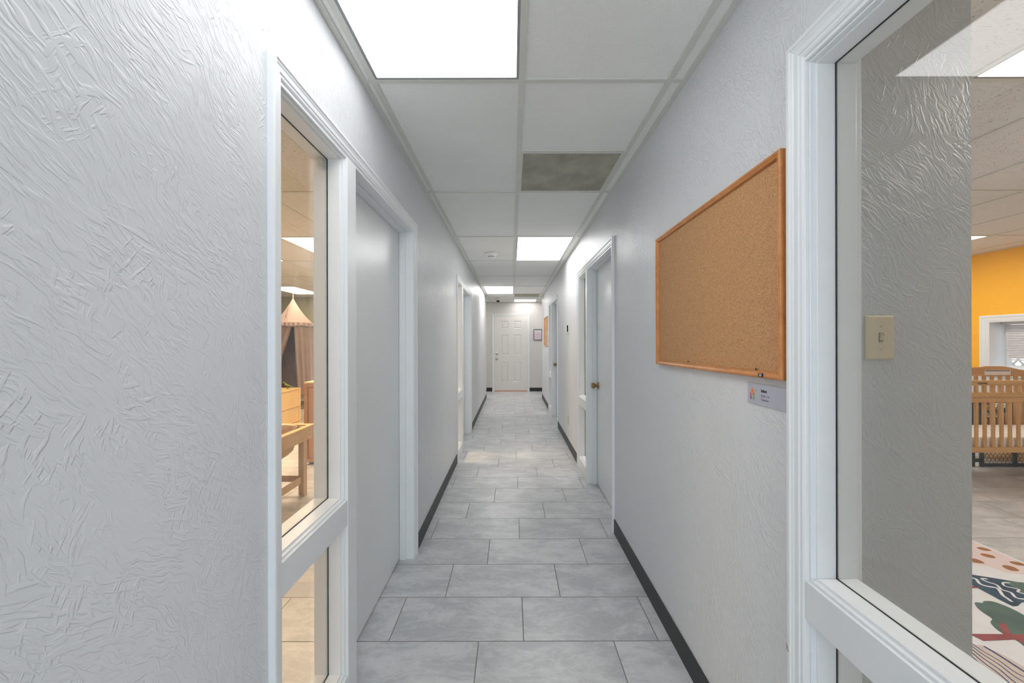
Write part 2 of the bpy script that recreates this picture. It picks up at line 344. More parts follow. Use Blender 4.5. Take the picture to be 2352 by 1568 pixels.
# ------------------------------------------------------------------ mesh helpers
class MB:
    def __init__(s): s.v = []; s.f = []; s.m = []; s.mats = []; s.sm = []
    def mi(s, m):
        if m not in s.mats: s.mats.append(m)
        return s.mats.index(m)
    def add(s, vs, fs, m, smooth=False):
        o = len(s.v); k = s.mi(m); s.v += [tuple(p) for p in vs]
        for f in fs: s.f.append([i + o for i in f]); s.m.append(k); s.sm.append(smooth)
        return s
    def box(s, x0, x1, y0, y1, z0, z1, m):
        x0, x1 = sorted((x0, x1)); y0, y1 = sorted((y0, y1)); z0, z1 = sorted((z0, z1))
        vs = [(x, y, z) for z in (z0, z1) for y in (y0, y1) for x in (x0, x1)]
        return s.add(vs, [(0, 2, 3, 1), (4, 5, 7, 6), (0, 1, 5, 4), (2, 6, 7, 3), (0, 4, 6, 2), (1, 3, 7, 5)], m)
    def quad(s, a, b, c, d, m): return s.add([a, b, c, d], [(0, 1, 2, 3)], m)
    def frame_x(s, y0, y1, z0, z1, wdt, x0, x1, m):
        """rectangular ring in the y-z plane"""
        s.box(x0, x1, y0, y1, z0, z0 + wdt, m); s.box(x0, x1, y0, y1, z1 - wdt, z1, m)
        s.box(x0, x1, y0, y0 + wdt, z0 + wdt, z1 - wdt, m); s.box(x0, x1, y1 - wdt, y1, z0 + wdt, z1 - wdt, m); return s
    def frame_z(s, x0, x1, y0, y1, wdt, z0, z1, m):
        s.box(x0, x1, y0, y0 + wdt, z0, z1, m); s.box(x0, x1, y1 - wdt, y1, z0, z1, m)
        s.box(x0, x0 + wdt, y0 + wdt, y1 - wdt, z0, z1, m); s.box(x1 - wdt, x1, y0 + wdt, y1 - wdt, z0, z1, m); return s
    def lathe(s, prof, org, axis, m, n=32, smooth=True, flute=None):
        a = Vector(axis).normalized(); t = Vector((0, 0, 1)) if abs(a.z) < 0.9 else Vector((1, 0, 0))
        u = a.cross(t).normalized(); v = a.cross(u); o = Vector(org); vs = []; fs = []
        for j, (r, h) in enumerate(prof):
            for i in range(n):
                th = 2 * PI * i / n; rr = r
                if flute and flute[0] <= j <= flute[1]: rr = r * (1 + 0.07 * math.cos(th * flute[2]))
                vs.append(o + a * h + (u * math.cos(th) + v * math.sin(th)) * rr)
        for j in range(len(prof) - 1):
            for i in range(n): fs.append((j * n + i, j * n + (i + 1) % n, (j + 1) * n + (i + 1) % n, (j + 1) * n + i))
        fs.append(tuple(range(n))); fs.append(tuple(reversed(range((len(prof) - 1) * n, len(prof) * n))))
        return s.add(vs, fs, m, smooth)
    def tube(s, pts, r, m, n=8, rs=None):
        pts = [Vector(p) for p in pts]; vs = []; fs = []
        for i, p in enumerate(pts):
            d = (pts[min(i + 1, len(pts) - 1)] - pts[max(i - 1, 0)]).normalized()
            t = Vector((0, 0, 1)) if abs(d.z) < 0.9 else Vector((1, 0, 0))
            u = d.cross(t).normalized(); v = d.cross(u); rr = rs[i] if rs else r
            for k in range(n): vs.append(p + (u * math.cos(2 * PI * k / n) + v * math.sin(2 * PI * k / n)) * rr)
        for i in range(len(pts) - 1):
            for k in range(n): fs.append((i * n + k, i * n + (k + 1) % n, (i + 1) * n + (k + 1) % n, (i + 1) * n + k))
        fs.append(tuple(range(n))); fs.append(tuple(reversed(range((len(pts) - 1) * n, len(pts) * n))))
        return s.add(vs, fs, m, True)
    def prism(s, poly, x0, x1, m, plane='yz'):
        """polygon extruded along the third axis"""
        n = len(poly)
        def P(a, b, c): return (c, a, b) if plane == 'yz' else ((a, c, b) if plane == 'xz' else (a, b, c))
        vs = [P(a, b, x0) for a, b in poly] + [P(a, b, x1) for a, b in poly]
        fs = [tuple(range(n)), tuple(reversed(range(n, 2 * n)))] + [(i, i + n, (i + 1) % n + n, (i + 1) % n) for i in range(n)]
        return s.add(vs, fs, m)
    def build(s, name, parent=None, bevel=0.0, kind=None, loc=(0, 0, 0), rot=0.0):
        me = bpy.data.meshes.new(name); me.from_pydata(s.v, [], s.f); me.update()
        for m in s.mats: me.materials.append(m)
        me.polygons.foreach_set('material_index', s.m); me.polygons.foreach_set('use_smooth', s.sm)
        import bmesh
        bm = bmesh.new(); bm.from_mesh(me); bmesh.ops.recalc_face_normals(bm, faces=bm.faces); bm.to_mesh(me); bm.free()
        o = bpy.data.objects.new(name, me); col.objects.link(o)
        o.location = loc; o.rotation_euler = (0, 0, rot)
        if parent: o.parent = parent
        if bevel:
            b = o.modifiers.new('edge', 'BEVEL'); b.width = bevel; b.segments = 2; b.limit_method = 'ANGLE'; b.angle_limit = R(40)
        if kind: o['kind'] = kind
        return o
def empty(name, loc=(0, 0, 0), rot=0.0):
    o = bpy.data.objects.new(name, None); col.objects.link(o); o.location = loc; o.rotation_euler = (0, 0, rot)
    o.empty_display_size = 0.05
    return o
def tag(o, label, cat, group=None):
    o['label'] = label; o['category'] = cat
    if group: o['group'] = group
    return o
def copy_tree(o, parent=None):
    c = o.copy(); col.objects.link(c); c.parent = parent
    for ch in o.children: copy_tree(ch, c)
    return c
def text(body, size, m, parent, loc, rot, name='lettering', ext=0.0002, bold=0.0, shear=0.0, align='LEFT', sx=1.0):
    cu = bpy.data.curves.new(name, 'FONT'); cu.body = body; cu.size = size; cu.extrude = ext; cu.offset = bold; cu.shear = shear
    cu.align_x = align; cu.align_y = 'CENTER'; cu.materials.append(m)
    tmp = bpy.data.objects.new('tmp', cu); me = bpy.data.meshes.new_from_object(tmp); bpy.data.objects.remove(tmp)
    o = bpy.data.objects.new(name, me); col.objects.link(o); o.location = loc; o.rotation_euler = rot; o.scale = (sx, 1, 1)
    o.parent = parent
    return o
ROT_R = (R(90), 0, R(-90))      # reads on the right wall (seen looking +x)
ROT_F = (R(90), 0, 0)           # reads on surfaces that face the viewer

# ------------------------------------------------------------------ floor and walls
f = MB(); f.box(-7.2, 6.2, YB - 0.2, YEND + 0.2, -0.1, 0.0, M['floor']); f.build('floor', kind='structure')

UL = [2.55, 5.98]              # far outer edge of each unit on the left (door far, window near)
UR = [-0.51, 2.82, 6.28]       # near outer edge of each unit on the right (door near, window far)
UW = 1.54
OPZ = 2.056
def side_wall(name, x0, x1, spans, kind='structure', m='wall_x'):
    b = MB(); y = YB
    for a, c in spans:
        b.box(x0, x1, y, a, 0, 2.62, M[m]); b.box(x0, x1, a, c, OPZ, 2.62, M[m]); y = c
    b.box(x0, x1, y, YE, 0, 2.62, M[m])
    return b.build(name, kind=kind)
side_wall('wall_left', XL - T, XL, [(y - UW + 0.046, y - 0.046) for y in UL])
side_wall('wall_right', XR, XR + T, [(y + 0.046, y + UW - 0.046) for y in UR], m='wall_xr')
def wbox(name, *a, m='wall_smooth'):
    b = MB(); b.box(*a, M[m]); return b.build(name, kind='structure')
wbox('wall_end', -2.4, 2.6, YEND, YEND + 0.12, 0, 2.62)
b = MB()
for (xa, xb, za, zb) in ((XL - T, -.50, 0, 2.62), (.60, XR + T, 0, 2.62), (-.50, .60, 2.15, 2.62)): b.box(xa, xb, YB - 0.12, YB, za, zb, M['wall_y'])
b.build('wall_back', kind='structure')
b = MB(); b.frame_z(-.50, .60, YB - .10, YB - .04, .001, 0, .001, M['trim'])
for (xa, xb, za, zb) in ((-.5, -.42, 0, 2.15), (.52, .60, 0, 2.15), (-.42, .52, 2.07, 2.15), (-.42, .52, 0, .18)): b.box(xa, xb, YB - .09, YB - .04, za, zb, M['trim'])
d8 = b.build('door_7', kind='structure')  # unseen glazed entrance, added to let fill light in from behind
b = MB(); b.box(-.42, .52, YB - .068, YB - .062, .18, 2.07, M['glass']); b.build('pane', d8)
wbox('wall_left_room_end', -7.0, XL - T, YE - 0.12, YE, 0, 2.62, m='wall_sage')
wbox('wall_right_room_end', XR + T, 6.05, YE - 0.12, YE, 0, 2.62)
wbox('wall_cross_left', -2.4, -2.28, YE, YEND, 0, 2.62)
wbox('wall_cross_right', 2.48, 2.6, YE, YEND, 0, 2.62)
wbox('wall_left_room_side', -7.12, -7.0, -1.4, YE, 0, 2.62)
wbox('wall_left_room_near', -7.0, XL - T, -1.4, -1.28, 0, 2.62)
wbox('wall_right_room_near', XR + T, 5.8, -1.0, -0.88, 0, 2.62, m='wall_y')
wbox('wall_right_room_divider', XR + T, 5.8, 5.60, 5.72, 0, 2.62)
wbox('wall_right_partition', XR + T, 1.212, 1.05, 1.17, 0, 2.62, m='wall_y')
# orange outer wall with its deep window opening; painted grey below the sill
WY0, WY1, WZ0, WZ1 = 3.86, 4.845, 1.02, 1.595
b = MB()
for (ya, yc, za, zc) in ((-1.0, WY0, 0.97, 2.62), (WY1, YE, 0.97, 2.62), (WY0, WY1, WZ1, 2.62), (WY0, WY1, 0.97, WZ0)):
    b.box(5.8, 6.05, ya, yc, za, zc, M['wall_orange'])
b.box(5.8, 6.05, -1.0, YE, 0, 0.97, M['wall_smooth'])
b.build('wall_right_room_outer', kind='structure')

# ------------------------------------------------------------------ ceilings
def troffer(x0, y0, m, label, group, ly=TL, lx=TW):
    t = empty('ceiling_light', (x0 + lx / 2, y0 + ly / 2, HC))
    hx, hy = lx / 2 - 0.012, ly / 2 - 0.012
    a = MB(); a.frame_z(-hx, hx, -hy, hy, 0.010, 0.001, 0.010, M['tee_dark'])
    a.box(-hx, hx, -hy, hy, 0.05, 0.06, M['white_plastic'])
    for (xa, xb, ya, yb) in ((-hx, -hx + .004, -hy, hy), (hx - .004, hx, -hy, hy), (-hx, hx, -hy, -hy + .004), (-hx, hx, hy - .004, hy)):
        a.box(xa, xb, ya, yb, 0.01, 0.05, M['white_plastic'])
    a.build('frame', t)
    d = MB(); d.box(-hx + 0.009, hx - 0.009, -hy + 0.009, hy - 0.009, 0.004, 0.008, M['white_plastic']); k = d.mi(m)
    d.m = [k if all(abs(d.v[i][2] - 0.004) < 1e-6 for i in f_) else 0 for f_ in d.f]; d.build('diffuser', t)
    return tag(t, label, 'ceiling light', group)
def ceiling(xs, y0, y1, m, skip, half=(), name='ceiling'):
    """tile plane with grid; skip = list of (x0, y0, x1, y1) holes"""
    ys = [y0] + [TY + TL * k / 2 for k in range(-20, 30) if y0 + 0.02 < TY + TL * k / 2 < y1 - 0.02] + [y1]
    b = MB()
    for i in range(len(xs) - 1):
        for j in range(len(ys) - 1):
            cx, cy = (xs[i] + xs[i + 1]) / 2, (ys[j] + ys[j + 1]) / 2
            if any(s[0] < cx < s[2] and s[1] < cy < s[3] for s in skip): continue
            b.box(xs[i], xs[i + 1], ys[j], ys[j + 1], HC + 0.006, HC + 0.022, m)
    c = b.build(name, kind='structure')
    g = MB()
    for x in xs[1:-1]: g.box(x - 0.012, x + 0.012, y0, y1, HC, HC + 0.0055, M['tee'])
    for k in range(-10, 15):
        y = TY + TL * k
        if y0 + 0.02 < y < y1 - 0.02: g.box(xs[0], xs[-1], y - 0.012, y + 0.012, HC + 0.0005, HC + 0.0055, M['tee'])
    for (xa, xb, y) in half: g.box(xa, xb, y - 0.012, y + 0.012, HC + 0.0005, HC + 0.0055, M['tee'])
    g.box(xs[0], xs[0] + 0.022, y0, y1, HC + 0.001, HC + 0.0055, M['tee']); g.box(xs[-1] - 0.022, xs[-1], y0, y1, HC + 0.001, HC + 0.0055, M['tee'])
    g.box(xs[0], xs[-1], y0, y0 + 0.02, HC + 0.001, HC + 0.0055, M['tee']); g.box(xs[0], xs[-1], y1 - 0.02, y1, HC + 0.001, HC + 0.0055, M['tee'])
    g.build('ceiling_grid', c)
    return c
def row(k): return TY + TL * k
xc = [TX - TW, TX, TX + TW]
sk = [(xc[0], row(-1), xc[1], row(0)), (xc[1], row(2), xc[2], row(3)), (xc[0], row(5), xc[1], row(6)),
      (xc[1], row(-4), xc[2], row(-3)), (xc[1], row(0.5), xc[2], row(1)), (xc[1], row(6), xc[2], row(6.5))]
ceiling([XL] + xc + [XR], YB, YE, M['ceil'], sk, [(xc[1], xc[2], row(0.5)), (xc[1], xc[2], row(6.5))])
xw = [-2.28] + [TX + TW * k for k in range(-3, 4)] + [2.48]
ceiling(xw, YE, YEND, M['ceil'], [(xc[1], row(7), xc[2], row(7.5)), (TX + TW * -3, row(7), TX + TW * -2, row(7.5)), (TX + TW * 2, row(7), TX + TW * 3, row(7.5))], [(xc[1], xc[2], row(7.5))])
G1 = 'corridor ceiling lights'
troffer(xc[0], row(-1), M['diff_cool'], 'large bright ceiling light nearest the viewer, left half of the corridor ceiling', G1)
troffer(xc[1], row(2), M['diff_cool2'], 'corridor ceiling light on the right beside the smoke detector', G1)
troffer(xc[0], row(5), M['diff_cool3'], 'corridor ceiling light on the left just before the dome camera', G1)
troffer(xc[1], row(7), M['diff_cool4'], 'square ceiling light right in front of the far end door', G1, ly=TW)
troffer(TX + TW * -3, row(7), M['diff_cool3'], 'added unseen ceiling light around the corner to the left of the end door', G1, ly=TW)  # hidden lamp added to light the end wall and door evenly
troffer(TX + TW * 2, row(7), M['diff_cool3'], 'added unseen ceiling light around the corner to the right of the end door', G1, ly=TW)  # its twin on the right, also added for the end wall
troffer(xc[1], row(-4), M['diff_cool'], 'corridor ceiling light behind the viewer', G1)
# left room
XSL = [-7.0] + [TX + TW * k for k in range(-11, -1)] + [XL - T]
LL = [(-4, 2, 'play room ceiling light seen highest through the left window'), (-6, 2, 'play room ceiling light whose tip shows at the left window casing'), (-8, 5, 'play room ceiling light above the pink play canopy'),
      (-4, -1, 'play room ceiling light nearest the viewer, out of the left window view'), (-7, -1, 'play room ceiling light in the far near corner'), (-4, 5, 'added unseen play room ceiling light behind the second left door')]  # last one is added to light the area behind the second door
ceiling(XSL, -1.28, YE - 0.12, M['ceil_room'], [(TX + TW * i, row(k), TX + TW * (i + 1), row(k + 1)) for i, k, _ in LL])
for i, k, lb in LL: troffer(TX + TW * i, row(k), M[{(-8, 5): 'diff_warm_dim', (-4, -1): 'diff_warm_low'}.get((i, k), 'diff_warm')], lb, 'play room ceiling lights')
# right rooms
XSR = [XR + T] + [TX + TW * k for k in range(2, 10)] + [5.8]
LR = [(3, -1, 'crib room ceiling light at the top right corner, nearest the window'), (7, 2, 'crib room ceiling light just above the orange wall'),
      (7, -1, 'crib room ceiling light out of view to the right'), (3, 2, 'crib room ceiling light behind the corridor wall')]
ceiling(XSR, -0.88, 5.60, M['ceil_room'], [(TX + TW * i, row(k), TX + TW * (i + 1), row(k + 1)) for i, k, _ in LR])
for i, k, lb in LR: troffer(TX + TW * i, row(k), M['diff_mid'], lb, 'crib room ceiling lights')
ceiling(XSR, 5.72, YE - 0.12, M['ceil_room'], [(TX + TW * 3, row(4), TX + TW * 4, row(5))])
troffer(TX + TW * 3, row(4), M['diff_mid'], 'ceiling light in the room behind the farthest right door', 'far room ceiling lights')

# ceiling return grilles: real egg-crate
def grille(x0, y0, label):
    t = empty('ceiling_vent', (x0 + TW / 2, y0 + TW / 2, HC)); h = TW / 2 - 0.012
    a = MB(); a.frame_z(-h, h, -h, h, 0.012, 0.001, 0.012, M['tee']); a.build('frame', t)
    a = MB(); n = 44
    for i in range(1, n):
        p = -h + 0.012 + (2 * h - 0.024) * i / n
        a.box(p - 0.0011, p + 0.0011, -h + 0.012, h - 0.012, 0.0015, 0.013, M['grille'])
        a.box(-h + 0.012, h - 0.012, p - 0.0011, p + 0.0011, 0.0015, 0.013, M['grille'])
    a.build('egg_crate_grille', t)
    a = MB(); a.box(-h, h, -h, h, 0.030, 0.034, M['duct'])
    for (xa, xb, ya, yb) in ((-h, -h + .003, -h, h), (h - .003, h, -h, h), (-h, h, -h, -h + .003), (-h, h, h - .003, h)): a.box(xa, xb, ya, yb, 0.012, 0.03, M['duct'])
    a.build('duct_box', t)
    return tag(t, label, 'air vent', 'ceiling air vents')
grille(xc[1], row(0.5), 'dusty olive egg-crate air return grille, large and near')
grille(xc[1], row(6), 'brown stained air return grille just before the far end door')

# smoke detector and dome camera
t = empty('smoke_detector', (-0.25, 4.86, HC))
a = MB(); a.lathe([(0.075, 0.004), (0.078, -0.004), (0.074, -0.012), (0.056, -0.020), (0.046, -0.034)], (0, 0, 0), (0, 0, 1), M['white_plastic'], 40); a.build('base', t)
a = MB(); a.lathe([(0.040, -0.033), (0.040, -0.043)], (0, 0, 0), (0, 0, 1), M['black_plastic'], 40); a.build('sensor_slot', t)
a = MB(); a.lathe([(0.046, -0.042), (0.048, -0.046), (0.034, -0.054), (0.0, -0.055)][:3], (0, 0, 0), (0, 0, 1), M['white_plastic'], 40)
for i in range(5):
    th = 2 * PI * i / 5 + 0.9; a.box(math.cos(th) * .042 - .003, math.cos(th) * .042 + .003, math.sin(th) * .042 - .003, math.sin(th) * .042 + .003, -.044, -.032, M['white_plastic'])
a.build('cap', t)
tag(t, 'round white smoke detector on the corridor ceiling', 'smoke detector')
t = empty('dome_camera', (-0.345, 9.9, HC))
a = MB(); a.lathe([(0.055, 0.004), (0.056, -0.03), (0.050, -0.05)], (0, 0, 0), (0, 0, 1), M['white_plastic'], 32); a.build('housing', t)
a = MB(); a.lathe([(0.044, -0.048)] + [(0.044 * math.cos(k * PI / 12), -0.05 - 0.044 * math.sin(k * PI / 12)) for k in range(1, 6)], (0, 0, 0), (0, 0, 1), M['black_plastic'], 32); a.build('dome', t)
tag(t, 'small white security camera with black dome on ceiling by the end door', 'security camera')

# ------------------------------------------------------------------ door and sidelight units
# local frame: x = depth into the wall (0 = corridor face), y = along the wall from the door's outer casing
CAS = [(0, 0), (0, .016), (.004, .018), (.013, .018), (.016, .0145), (.019, .0145), (.024, .012), (.037, .0115), (.0385, .009), (.046, .0085), (.051, .005), (.052, 0)]
ZT = 2.108
def casing(b, u0, u1, zt, m, prof=CAS, x=0.0, sgn=-1, z0=0.0, closed=False):
    vs = []; fs = []; n = len(prof)
    for (w_, t_) in prof:
        X = x + sgn * t_
        if closed: P = [(X, u0 + w_, z0 + w_), (X, u0 + w_, zt - w_), (X, u1 - w_, zt - w_), (X, u1 - w_, z0 + w_)]
        else: P = [(X, u0 + w_, z0), (X, u0 + w_, zt - w_), (X, u1 - w_, zt - w_), (X, u1 - w_, z0)]
        vs += P
    for i in range(n - 1):
        for j in range(4 if closed else 3):
            a_, b_ = i * 4 + j, i * 4 + (j + 1) % 4
            fs.append((a_, b_, b_ + 4, a_ + 4))
    if not closed:
        fs.append(tuple(i * 4 for i in range(n))); fs.append(tuple(i * 4 + 3 for i in reversed(range(n))))
    b.add(vs, fs, m)
def knob(parent, x, u, z, d, m, name='door_knob'):
    """tulip knob; d = -1 towards the corridor, +1 towards the room"""
    a = MB()
    a.lathe([(0.032, 0.0), (0.033, 0.003), (0.030, 0.007), (0.016, 0.011), (0.012, 0.014), (0.012, 0.022), (0.017, 0.026), (0.021, 0.034), (0.0245, 0.050), (0.0265, 0.058), (0.0255, 0.061), (0.020, 0.0625)], (x, u, z), (d, 0, 0), m, 40, flute=(6, 9, 10))
    return a.build(name, parent)
def knob_round(parent, x, u, z, d, m):
    a = MB(); pr = [(0.032, 0), (0.033, 0.004), (0.026, 0.010), (0.012, 0.016), (0.012, 0.028), (0.018, 0.031)]
    pr += [(0.0275 * math.cos(k), 0.048 + 0.017 * math.sin(k)) for k in [R(-50), R(-20), R(10), R(40), R(60), R(80)]]
    a.lathe(pr, (x, u, z), (d, 0, 0), m, 40); return a.build('door_knob', parent)
DJ0, DJ1, MU0, MU1, WJ1 = 0.058, 0.985, 0.985, 1.066, 1.488
def unit(i, X, Y, rot, chip=False):
    loc = (X, Y, 0)
    b = MB(); tm = M['trim']
    casing(b, 0, UW, ZT, tm)
    # jamb lining
    b.box(-.004, T, .046, DJ0, 0, OPZ, tm); b.box(-.004, T, UW - .046, WJ1, 0, OPZ, tm)
    b.box(-.004, T, DJ0, WJ1, 2.046, OPZ, tm)
    b.box(-.008, T, MU0, MU1, 0, 2.046, tm)
    # door stops
    for (a0, a1) in ((DJ0, DJ0 + .012), (DJ1 - .012, DJ1)): b.box(.045, .083, a0, a1, 0, 2.046, tm)
    b.box(.045, .083, DJ0 + .012, DJ1 - .012, 2.034, 2.046, tm)
    # flat casing on the room side
    b.box(T, T + .014, 0, .052, 0, ZT, tm); b.box(T, T + .014, UW - .052, UW, 0, ZT, tm); b.box(T, T + .014, .052, UW - .052, ZT - .052, ZT, tm)
    if chip:
        cy, cz = UW - .001, .572
        b.add([(-.0165, cy + .0015, cz + .012), (-.0187, cy - .004, cz + .006), (-.0187, cy - .009, cz - .006), (-.0187, cy - .006, cz - .010), (-.0165, cy + .0015, cz - .008)], [(0, 1, 2, 3, 4)], M['chip'])
    b.build('trim_%d' % i, bevel=0.0012, kind='structure', loc=loc, rot=rot)
    # sidelight window
    b = MB(); F0 = -.006
    b.box(F0, T - .004, MU1, WJ1, .677, .771, tm); b.box(F0, T - .004, MU1, WJ1, 0.002, .118, tm)
    for (z0, z1) in ((.771, 2.046), (.118, .677)):
        b.frame_x(MU1, WJ1, z0, z1, .006, .004, .020, tm)
        b.frame_x(MU1, WJ1, z0, z1, .012, .016, .0605, tm)
        b.frame_x(MU1, WJ1, z0, z1, .012, .0655, T - .008, tm)
    wn = b.build('window_%d' % i, bevel=0.0012, kind='structure', loc=loc, rot=rot)
    for (z0, z1) in ((.771, 2.046), (.118, .677)):
        g = MB(); g.frame_x(MU1 + .0005, WJ1 - .0005, z0 + .0005, z1 - .0005, .0135, .0605, .0612, M['gasket']); g.build('gasket', wn)
        g = MB(); g.box(.0614, .0652, MU1 + .001, WJ1 - .001, z0 + .001, z1 - .001, M['glass']); g.build('pane', wn)
    # door slab
    b = MB(); b.box(.0845, .1195, DJ0 + .003, DJ1 - .003, .008, 2.043, M['door'])
    d = b.build('door_%d' % i, bevel=0.0015, kind='structure', loc=loc, rot=rot)
    k = knob(d, .0845, .937 if i == 1 else .918, .945, -1, M['brass']); k['label'] = 'fluted antique brass knob on the corridor side'
    if i == 1:
        c_ = MB(); c_.box(.070, .088, 1.082, 1.104, 1.995, 2.030, M['clip_clear']); c_.build('corner_clip', wn, bevel=.003)
    if rot: knob_round(d, .1195, .925, .945, 1, M['brass_bright'])
    else: knob(d, .1195, .918, .945, 1, M['brass'])
    h = MB()
    for hz in (.25, 1.05, 1.82): h.tube([(T + .006, DJ0 + .001, hz - .045), (T + .006, DJ0 + .001, hz + .045)], .005, M['brass'])
    h.build('hinges', d)
n_ = 1
for y in UL: unit(n_, XL, y, PI); n_ += 1
for j, y in enumerate(UR): unit(n_, XR, y, 0.0, chip=(j == 0)); n_ += 1

# baseboards
def base(name, segs):
    b = MB()
    for s in segs: b.box(*s, 0, .102, M['base'])
    return b.build(name, bevel=0.002, kind='structure')
base('baseboard_left', [(XL, XL + .006, YB, 1.01)] + [(XL, XL + .006, 2.55, 4.44)] + [(XL, XL + .006, 5.98, YE + .006), (XL - T, XL, YE, YE + .006)])
base('baseboard_right', [(XR - .006, XR, YB, -.51), (XR - .006, XR, 1.03, 2.82), (XR - .006, XR, 4.36, 6.28), (XR - .006, XR, 7.82, YE + .006)])
base('baseboard_end', [(-2.28, -.542, YEND - .006, YEND), (.478, 2.48, YEND - .006, YEND)])

# ------------------------------------------------------------------ end door: six panels
EX0, EX1, EZ = -.539, .476, 2.108
b = MB()
vsx = []
def casing_y(b, x0, x1, zt, yface, m, prof):
    t = MB(); casing(t, x0, x1, zt, m, prof)
    # local (x=-t, y=u) -> world (x=u, y=yface - t)
    b.add([(p[1], yface + p[0], p[2]) for p in t.v], t.f, m)
casing_y(b, EX0, EX1, EZ, YEND, M['trim'], [(a * 1.25, c) for a, c in CAS])
b.build('trim_6', bevel=0.001, kind='structure')
def panel_door(name, x0, x1, z0, z1, yf, m):
    W, H = x1 - x0, z1 - z0; b = MB()
    colsx = [(x0 + W * .195, x0 + W * .415), (x0 + W * .59, x0 + W * .81)]
    rows = [(z1 - H * .165, z1 - H * .062), (z1 - H * .522, z1 - H * .248), (z1 - H * .88, z1 - H * .615)]
    xs = sorted([x0, x1] + [v for c in colsx for v in c]); zs = sorted([z0, z1] + [v for c in rows for v in c])
    for i in range(len(xs) - 1):
        for j in range(len(zs) - 1):
            a0, a1, c0, c1 = xs[i], xs[i + 1], zs[j], zs[j + 1]
            if (a0, a1) in colsx and (c0, c1) in rows:
                prev = None
                for ins, dep in ((0, 0), (.010, .009), (.020, .010), (.040, .003)):
                    r = [(a0 + ins, yf + dep, c0 + ins), (a1 - ins, yf + dep, c0 + ins), (a1 - ins, yf + dep, c1 - ins), (a0 + ins, yf + dep, c1 - ins)]
                    if prev:
                        for k in range(4): b.quad(prev[k], prev[(k + 1) % 4], r[(k + 1) % 4], r[k], m)
                    prev = r
                b.quad(*prev, m)
            else: b.quad((a0, yf, c0), (a1, yf, c0), (a1, yf, c1), (a0, yf, c1), m)
    yb = yf + .012
    b.quad((x0, yf, z0), (x0, yb, z0), (x0, yb, z1), (x0, yf, z1), m); b.quad((x1, yf, z0), (x1, yf, z1), (x1, yb, z1), (x1, yb, z0), m)
    b.quad((x0, yf, z1), (x0, yb, z1), (x1, yb, z1), (x1, yf, z1), m); b.quad((x0, yf, z0), (x1, yf, z0), (x1, yb, z0), (x0, yb, z0), m)
    b.quad((x0, yb, z0), (x0, yb, z1), (x1, yb, z1), (x1, yb, z0), m)
    return b.build(name, kind='structure')
d6 = panel_door('door_6', EX0 + .066, EX1 - .066, .028, EZ - .066, YEND - .0125, M['door_end'])
b = MB(); b.box(EX0 + .066, EX1 - .066, YEND - .03, YEND, 0, .026, M['threshold']); th = b.build('threshold', d6); th['label'] = 'orange wooden threshold strip under the end door'
def nickel(z, r, name, prof):
    a = MB(); a.lathe(prof, (EX0 + .066 + .058, YEND - .0125, z), (0, -1, 0), M['chrome'], 32); return a.build(name, d6)
nickel(1.035, .03, 'deadbolt', [(.030, 0), (.031, .008), (.027, .014), (.020, .020), (.012, .024)])
nickel(.895, .03, 'door_knob', [(.032, 0), (.032, .006), (.013, .010), (.013, .028), (.024, .036), (.028, .048), (.024, .060), (.012, .064)])

# ------------------------------------------------------------------ framed notice on the end wall
t = empty('framed_notice', (.706, YEND, 1.543))
a = MB()
for s in ((-.115, .115, -.148, -.134), (-.115, .115, .134, .148), (-.115, -.101, -.134, .134), (.101, .115, -.134, .134)): a.box(s[0], s[1], -.020, -.001, s[2], s[3], M['black_plastic'])
a.build('frame', t, bevel=.001)
a = MB(); a.box(-.101, .101, -.012, -.001, -.134, .134, M['paper']); a.box(-.094, .094, -.0125, -.012, -.128, .07, M['paper_pink'])
a.box(-.012, .012, -.0126, -.012, .112, .128, M['ink_orange'])
for z, hw, mm in ((.092, .066, 'ink_grey'), (.046, .05, 'ink_pink'), (.012, .045, 'ink_pink'), (-.018, .055, 'ink_pink'), (-.05, .035, 'ink_pink')):
    x = -hw
    while x < hw:
        ww = random.uniform(.006, .016); a.box(x, min(x + ww, hw), -.0128, -.0124, z - .003, z + .003, M[mm]); x += ww + .004
a.build('printed_sheet', t)
tag(t, 'black framed lilac notice on the end wall right of the door', 'framed notice')

# ------------------------------------------------------------------ cork boards (right wall)
def corkboard(y0, y1, z0, z1, fm, label):
    yc, zc = (y0 + y1) / 2, (z0 + z1) / 2
    t = empty('cork_board', (XR, yc, zc)); hy, hz = (y1 - y0) / 2, (z1 - z0) / 2
    a = MB()
    prof = [(0, 0), (0, .019), (.003, .021), (.008, .021), (.012, .018), (.016, .017), (.018, .013), (.018, .004)]
    casing(a, -hy, hy, hz, fm, prof, x=-.001, z0=-hz, closed=True)
    a.build('frame', t)
    a = MB(); a.box(-.009, -.002, -hy + .005, hy - .005, -hz + .005, hz - .005, M['cork']); a.build('cork_sheet', t)
    return tag(t, label, 'cork board'), hy, hz
t, hy, hz = corkboard(1.043, 1.952, 1.252, 1.862, M['wood_frame'], 'large empty cork board in orange wood frame beside the near window')
t.rotation_euler = (R(-0.5), 0, 0)
a = MB(); ly = -hy + (1.128 - 1.043)
a.box(-.0235, -.0222, ly - .010, ly + .010, -hz + .003, -hz + .014, M['black_plastic'])
mu = a.build('brand_label', t); mu['label'] = 'small black label on the bottom rail of the frame'
a = MB()
for k, (ya, yb) in enumerate(((-.006, -.003), (-.002, .0015), (.003, .0065))): a.box(-.0239, -.0234, ly + ya, ly + yb, -hz + .0102, -hz + .0122, M['paper'])
a.prism([(ly - .006, -hz + .0055), (ly + .006, -hz + .0055), (ly + .003, -hz + .0085), (ly, -hz + .0078), (ly - .003, -hz + .0085)], -.0239, -.0234, M['paper'])
a.build('label_print', mu)
